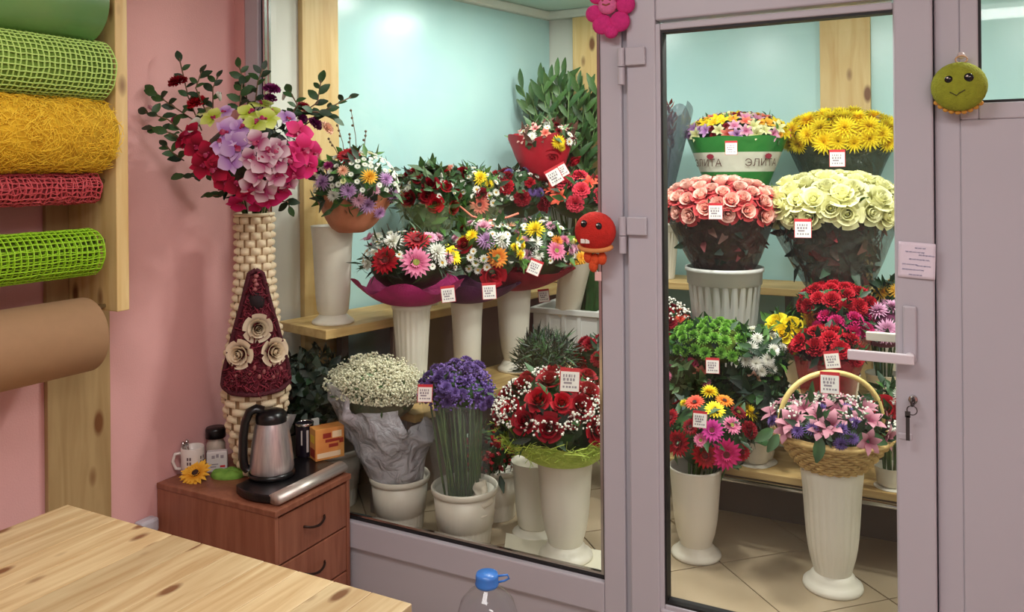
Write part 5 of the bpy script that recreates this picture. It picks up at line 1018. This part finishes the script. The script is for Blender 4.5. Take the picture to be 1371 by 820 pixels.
# ================================================================== artificial arrangement in the wicker vase
zW = 3.20; baseW = VB + V((0, 0, 1.0))
OR = []
for u, v, s, c_ in ((255, 180, 34, 'crimson'), (262, 196, 34, 'crimson'), (280, 205, 34, 'crimson'), (270, 222, 34, 'crimson'), (290, 226, 36, 'crimson'), (300, 242, 30, 'crimson'), (318, 248, 34, 'crimson'), (330, 262, 30, 'magenta'), (245, 188, 26, 'crimson'), (318, 272, 30, 'magenta'), (360, 266, 34, 'magenta'), (378, 254, 32, 'magenta'), (392, 232, 34, 'magenta'), (405, 200, 42, 'magenta'), (420, 206, 34, 'magenta'), (400, 178, 40, 'magenta'), (412, 222, 34, 'magenta'), (390, 212, 36, 'magenta'), (346, 274, 30, 'magenta'),
        (305, 178, 42, 'orchidl'), (316, 196, 40, 'orchidl'), (310, 214, 36, 'orchidl'), (298, 192, 32, 'orchidl'), (322, 172, 30, 'orchidl'), (345, 190, 34, 'orchidw'), (360, 204, 34, 'orchidw'), (352, 216, 36, 'orchidw'), (372, 200, 32, 'orchidw'), (346, 232, 36, 'orchidw'), (338, 248, 34, 'orchidw'), (354, 256, 34, 'orchidw'), (370, 236, 30, 'orchidw'), (372, 218, 30, 'orchidw'), (335, 212, 28, 'orchidw'), (386, 246, 26, 'orchidw'),
        (350, 140, 34, 'ygreen'), (334, 152, 34, 'ygreen'), (356, 160, 36, 'ygreen'), (342, 166, 30, 'ygreen'), (284, 158, 32, 'ygreen'), (274, 150, 26, 'cream'), (384, 158, 28, 'orchidl'), (302, 150, 24, 'orchidl'), (262, 168, 26, 'white'), (366, 150, 22, 'ygreen')):
    OR.append(('orchid', c_, u, v, s))
OR += [('carnation', 'red', 264, 138, 28), ('carnation', 'dred', 238, 110, 26), ('carnation', 'dpurple', 364, 120, 24), ('carnation', 'dpurple', 362, 132, 18), ('bud', 'white', 294, 130, 18), ('bud', 'lpink', 203, 146, 14), ('carnation', 'dred', 406, 144, 20), ('carnation', 'dpurple', 422, 166, 22), ('carnation', 'peach', 438, 172, 20), ('carnation', 'dpurple', 404, 158, 18), ('bud', 'white', 380, 130, 16), ('carnation', 'magenta', 236, 160, 16)]
R, c, r = cluster('artificial_arrangement', 'large artificial orchid and rose arrangement in the wicker vase', 'arrangement', 332, 208, zW, 100, 68, OR, (), base=baseW, green=(0, .05, [DLEAF]), seed=71, core=.62, lean=.55, grp=None, ry=.8)
stems(R, baseW, c, .04, .12, 20, 71)
lm = [MB(), MB()]
for q in lm: leafgeo(q, (0, 0, 0), (0, 0, 1), (0, -1, 0), 1, .58, fold=.2, droop=.2, seg=4)
LW = [lm[0].mesh('leaf', DLEAF), lm[1].mesh('leaf', LEAF)]; rd = random.Random(17); bt = MB()
def spray(path, n_, size=.046):
    P_ = [at(u, v, zW + dz - (.12 if u < 240 else 0)) for u, v, dz in path]; MB().tube(P_, .0028, 5).build('twig', M_twig, R, True); seg_ = len(P_) - 1
    for i in range(n_):
        f = (i + .6) / n_ * seg_; k = min(int(f), seg_ - 1); q = P_[k].lerp(P_[k + 1], f - k); d = (P_[k + 1] - P_[k]).normalized(); s_ = V((CN, SN, 0)) * (1 if i % 2 else -1); dd = (d * .6 + s_ * .8 + V((SN, -CN, 0)) * rd.uniform(-.1, .5) + V((0, 0, rd.uniform(-.2, .3)))).normalized() if i < n_ - 1 else d
        n0 = (V((SN, -CN, 0)) + V((0, 0, .5)) + rnd_dir(rd, -1) * .4); x_ = dd.cross(n0).normalized(); y_ = x_.cross(dd); L = size * rd.uniform(.8, 1.25)
        inst('leaf', LW[rd.randrange(2)], R, Matrix(((x_.x, -y_.x, dd.x, q.x), (x_.y, -y_.y, dd.y, q.y), (x_.z, -y_.z, dd.z, q.z), (0, 0, 0, 1))) @ Matrix.Scale(L, 4))
for path, n_ in (([(270, 175, 0), (252, 130, 0), (240, 78, .02)], 9), ([(280, 160, 0), (262, 118, -.03), (270, 96, 0)], 7), ([(285, 150, 0), (285, 118, 0), (292, 102, .02)], 6), ([(260, 190, 0), (225, 160, 0), (195, 150, .03)], 9), ([(262, 200, 0), (228, 178, -.02), (202, 172, 0)], 8), ([(258, 160, .02), (222, 136, .03), (205, 122, .04)], 8), ([(335, 160, 0), (328, 118, 0), (320, 88, .02)], 9), ([(340, 150, 0), (345, 110, .02), (352, 92, .02)], 8), ([(320, 150, 0), (322, 132, -.04), (324, 112, -.02)], 6), ([(390, 160, 0), (425, 138, 0), (430, 108, .02)], 8), ([(405, 170, 0), (440, 145, 0), (470, 130, .03)], 8), ([(400, 150, -.02), (425, 150, -.03), (448, 160, 0)], 7), ([(290, 230, 0), (262, 235, 0), (240, 236, .02)], 8), ([(300, 262, 0), (290, 262, -.05), (276, 262, -.03)], 4), ([(370, 270, -.03), (385, 270, -.05), (388, 278, -.05)], 4), ([(385, 165, -.03), (398, 140, -.03), (388, 122, 0)], 6), ([(246, 215, .02), (232, 205, .03), (222, 195, .04)], 6)): spray(path, n_)
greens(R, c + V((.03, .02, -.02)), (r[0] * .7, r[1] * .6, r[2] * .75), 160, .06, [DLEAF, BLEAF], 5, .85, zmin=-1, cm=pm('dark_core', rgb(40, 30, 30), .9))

# ================================================================== plush toys, note, keys
def plush(c_, b2): return pm('plush_' + c_, b2, .95, var=.2, vs=60, bump=.5, bs=220)
def toy_frame(u, v, Y): p = atY(u, v, Y); n_ = V((EYE.x - p.x, EYE.y - p.y, 0)).normalized() * .35 + V((0, -1, 0)) * .65; n_.normalize(); x_ = V((0, 0, 1)).cross(n_).normalized(); z_ = V((0, 0, 1)); k = (p - EYE).dot(V((-SN, CN, 0))) / F; return p, Matrix(((x_.x, 0, n_.x, p.x), (x_.y, 0, n_.y, p.y), (0, 1, 0, p.z), (0, 0, 0, 1))), k
M_eye = pm('toy_eye', rgb(14, 14, 18), .1); M_eyew = pm('toy_white', rgb(232, 226, 216), .5); M_vel = plush('pink', rgb(222, 52, 136)); M_vel2 = plush('pale_pink', rgb(240, 120, 176))
p, M, k = toy_frame(814, 8, 2.575); ty_ = thing('plush_flower', 'hot pink plush flower toy stuck at the top of the door frame', 'toy', p, 'plush toys')
for i, (du, dv, s_) in enumerate(((-19, 9, 12), (-8, 24, 14), (16, 22, 14), (4, 34, 10), (-14, -16, 13), (14, -18, 14), (0, -30, 13), (24, 0, 13))): MB().ball((du * k, -dv * k, 0), (s_ * k, s_ * k, 7 * k), 16, 10).build('lobe', M_vel, ty_, True, M=M)
MB().ball((0, 0, 3 * k), (13 * k, 12 * k, 8 * k), 16, 10).build('face', M_vel2, ty_, True, M=M); b = MB(); b.tube([(-5 * k, 1 * k, 10 * k), (0, -1 * k, 11 * k), (5 * k, 1 * k, 10 * k)], 1.4 * k, 6); b.ball((-5 * k, 6 * k, 9 * k), 1.6 * k, 8, 6); b.ball((5 * k, 6 * k, 9 * k), 1.6 * k, 8, 6); b.build('features', pm('toy_brown', rgb(150, 80, 70), .7), ty_, True, M=M)
p, M, k = toy_frame(797, 310, 2.555); rt_ = thing('plush_ball_toy', 'round red plush toy with buck teeth hanging on the mullion', 'toy', p, 'plush toys')
MB().ball((0, 0, 0), (28 * k, 26.5 * k, 20 * k), 24, 16).build('head', plush('red', rgb(204, 40, 30)), rt_, True, M=M)
for du, dv in ((-11, 11), (9, 8)):
    e = MB().ball((du * k, dv * k, 17 * k), (4.6 * k, 5.2 * k, 3 * k), 12, 8).build('eye', M_eye, rt_, True, M=M); MB().ball(((du - 1.5) * k, (dv + 2) * k, 19.6 * k), 1.2 * k, 6, 5).build('glint', M_eyew, e, True, M=M)
b = MB(); b.box(-16 * k, -9.8 * k, -15 * k, -9 * k, 14.5 * k, 17 * k); b.box(-9.2 * k, -3.5 * k, -15 * k, -9 * k, 15.5 * k, 18 * k); b.build('teeth', M_eyew, rt_, M=M, bevel=.6 * k)
M_orp = plush('orange', rgb(226, 84, 40)); b = MB(); b.tube([(22 * k * math.cos(a), (-20 - 5 * math.sin(-a)) * k, 10 * k * abs(math.sin(a))) for a in [PI + i * PI / 12 for i in range(13)]], 3.2 * k, 8); b.build('collar', pm('toy_tan', rgb(214, 140, 80), .8), rt_, True, M=M)
for du, dv in ((-10, -34), (0, -38), (9, -36), (-3, -46)): MB().ball((du * k, dv * k, 0), (6.5 * k, 9 * k, 6 * k), 12, 8).build('fringe', M_orp, rt_, True, M=M)
MB().box(-1 * k, 8 * k, -66 * k, -54 * k, -.3 * k, .4 * k).build('cloth_tag', pm('toy_tag', rgb(226, 180, 176), .7), rt_, M=M); MB().tube([(0, -48 * k, 0), (3 * k, -56 * k, 0)], .6 * k, 5).build('tag_string', M_eyew, rt_, M=M)
p, M, k = toy_frame(1284, 116, 2.565); gt_ = thing('plush_face_toy', 'olive green round plush face with a scalloped fringe on the right panel', 'toy', p, 'plush toys')
MB().ball((0, 0, 0), (34 * k, 33 * k, 16 * k), 26, 16).build('head', plush('green', rgb(152, 160, 44)), gt_, True, M=M)
for du, dv, s_ in ((-12, 9, 5.2), (11, 10, 6.2)):
    e = MB().ball((du * k, dv * k, 13.5 * k), (s_ * k, s_ * k, 3 * k), 14, 8).build('eye', M_eye, gt_, True, M=M); MB().ball(((du - 1.5) * k, (dv + 2) * k, 16.2 * k), 1.4 * k, 6, 5).build('glint', M_eyew, e, True, M=M)
b = MB(); b.tube([(-11 * k, -8 * k, 14.6 * k), (-3 * k, -13 * k, 15 * k), (0, -10 * k, 15.6 * k), (7 * k, -6 * k, 15.4 * k)], .8 * k, 6); b.build('mouth', pm('toy_stitch', rgb(70, 66, 30), .8), gt_, True, M=M)
for i in range(9):
    a = math.radians(215 + i * 13); MB().ball((33 * k * math.cos(a), 32 * k * math.sin(a) - 2 * k, -3 * k), (4 * k, 3.6 * k, 3 * k), 8, 6).build('scallop', pm('toy_lace', rgb(206, 150, 60), .8), gt_, True, M=M)
b = MB(); b.tube([(7 * k * math.cos(a) + 3 * k, 36 * k + 5 * k * math.sin(a), 0) for a in [i * PI / 8 for i in range(17)]], 1.0 * k, 6); b.build('loop', pm('toy_cord', rgb(190, 150, 110), .7), gt_, True, M=M)
b = MB(); b.lathe([(.001, 0), (5 * k, 0), (5 * k, 2 * k), (2 * k, 5 * k), (.001, 5 * k)], 12); b.build('hook', pm('clear_hook', rgb(206, 190, 186), .3), gt_, True, M=T(p.x + 3 * k, p.y, p.z) @ Matrix.Rotation(0, 4, 'X') @ T(0, .03, 43 * k) @ Matrix.Rotation(PI / 2, 4, 'X'))
# hand-written note on the sash
nt_ = thing('paper_note', 'white paper note with blue handwriting taped to the door edge', 'note', (-.08, 2.598, 1.52))
P4 = [atY(u, v, 2.5965) for u, v in ((1203, 323), (1253, 327), (1252, 375), (1202, 371))]
b = MB(); 
def nf(u, v): q = P4[3].lerp(P4[2], u).lerp(P4[0].lerp(P4[1], u), v); return q + V((0, -.004 * (u ** 3) * (1 - v) - .002 * math.sin(3 * u + 2 * v) ** 2, 0))
b.grid(nf, 10, 10); b.build('paper', pm('note_paper', rgb(226, 216, 228), .7), nt_, True, solid=.0004)
b = MB(); rd = random.Random(21)
for (x0_, x1_, y_) in ((.45, .65, .85), (.2, .62, .73), (.55, .93, .66), (.3, .8, .53), (.12, .5, .38), (.5, .82, .36), (.12, .66, .24), (.3, .62, .1)):
    x_ = x0_
    while x_ < x1_:
        L = rd.uniform(.05, .11); pts = [nf(min(x_ + L * i / 6, .98), y_ - .02 * (x_ - .3) + .022 * math.sin(i * 2.3 + x_ * 40)) + V((0, -.0012, 0)) for i in range(7)]; b.tube(pts, .00055, 4); x_ += L + .02
b.build('handwriting', pm('blue_ink', rgb(96, 100, 150), .6), nt_)
# keys hanging in the lock
ky = thing('key_bunch', 'dark metal key with a hanging key ring in the door lock', 'key', (-.094, 2.59, 1.12)); M_key = pm('key_metal', rgb(90, 84, 84), .35, .9)
MB().box(-.100, -.088, 2.572, 2.590, 1.135, 1.145).build('shaft', M_key, ky); b = MB(); b.lathe([(.006, -.002), (.014, -.002), (.014, .002), (.006, .002), (.006, -.002)], 16); b.build('bow', M_key, ky, True, M=facing((-.094, 2.566, 1.140), (1, -.3, 0)))
b = MB(); b.tube([(-.096 + .013 * math.cos(a), 2.566, 1.116 + .013 * math.sin(a)) for a in [i * PI / 8 for i in range(17)]], .0016, 6); b.build('ring', M_key, ky, True)
b = MB(); b.box(-.112, -.102, 2.564, 2.567, 1.03, 1.10); b.box(-.114, -.100, 2.564, 2.567, 1.095, 1.112); b.build('spare_key', M_key, ky)

# ================================================================== water bottle on a stool
bp_ = at(652, 768, 2.25); SB = V((bp_.x, bp_.y, 0)); hs0 = bp_.z - .331
st = thing('wooden_stool', 'low pine stool under the water bottle', 'stool', SB)
MB().lathe([(.001, hs0 - .03), (.15, hs0 - .03), (.155, hs0 - .02), (.155, hs0 - .005), (.15, hs0), (.001, hs0)], 32).build('seat', M_pine, st, True, M=Matrix.Translation(SB))
for a in range(4): e = V((math.cos(a * PI / 2 + .7), math.sin(a * PI / 2 + .7), 0)); MB().tube([e * .15, e * .11 + V((0, 0, hs0 - .02))], .015, 10).build('leg', M_pine, st, True, M=Matrix.Translation(SB))
wbt = thing('water_bottle', 'clear plastic water bottle with a blue cap at the bottom edge', 'bottle', SB + V((0, 0, hs0))); MBt = T(SB.x, SB.y, hs0)
MB().lathe([(.001, 0), (.078, 0), (.084, .01), (.084, .06), (.080, .068), (.084, .076), (.084, .16), (.080, .168), (.084, .176), (.083, .22), (.072, .255), (.05, .28), (.028, .294), (.024, .30), (.024, .315)], 36).build('body', glass('clear_bottle', (.93, .95, .97, 1), 1.5), wbt, True, M=MBt)
M_cap = pm('blue_cap', rgb(60, 118, 196), .3); MB().lathe([(.029, .296), (.031, .298), (.033, .304), (.0315, .306), (.0315, .322), (.029, .331), (.001, .331)], 30, flute=(30, .03, .307, .321)).build('cap', M_cap, wbt, True, M=MBt)
b = MB(); b.tube([hx * .03 + V((0, 0, .306)), hx * .048 + V((0, 0, .31)), hx * .06 + V((0, 0, .316)), hx * .056 + V((0, 0, .326)), hx * .03 + V((0, 0, .323))], .003, 6); b.build('strap', M_cap, wbt, True, M=MBt)
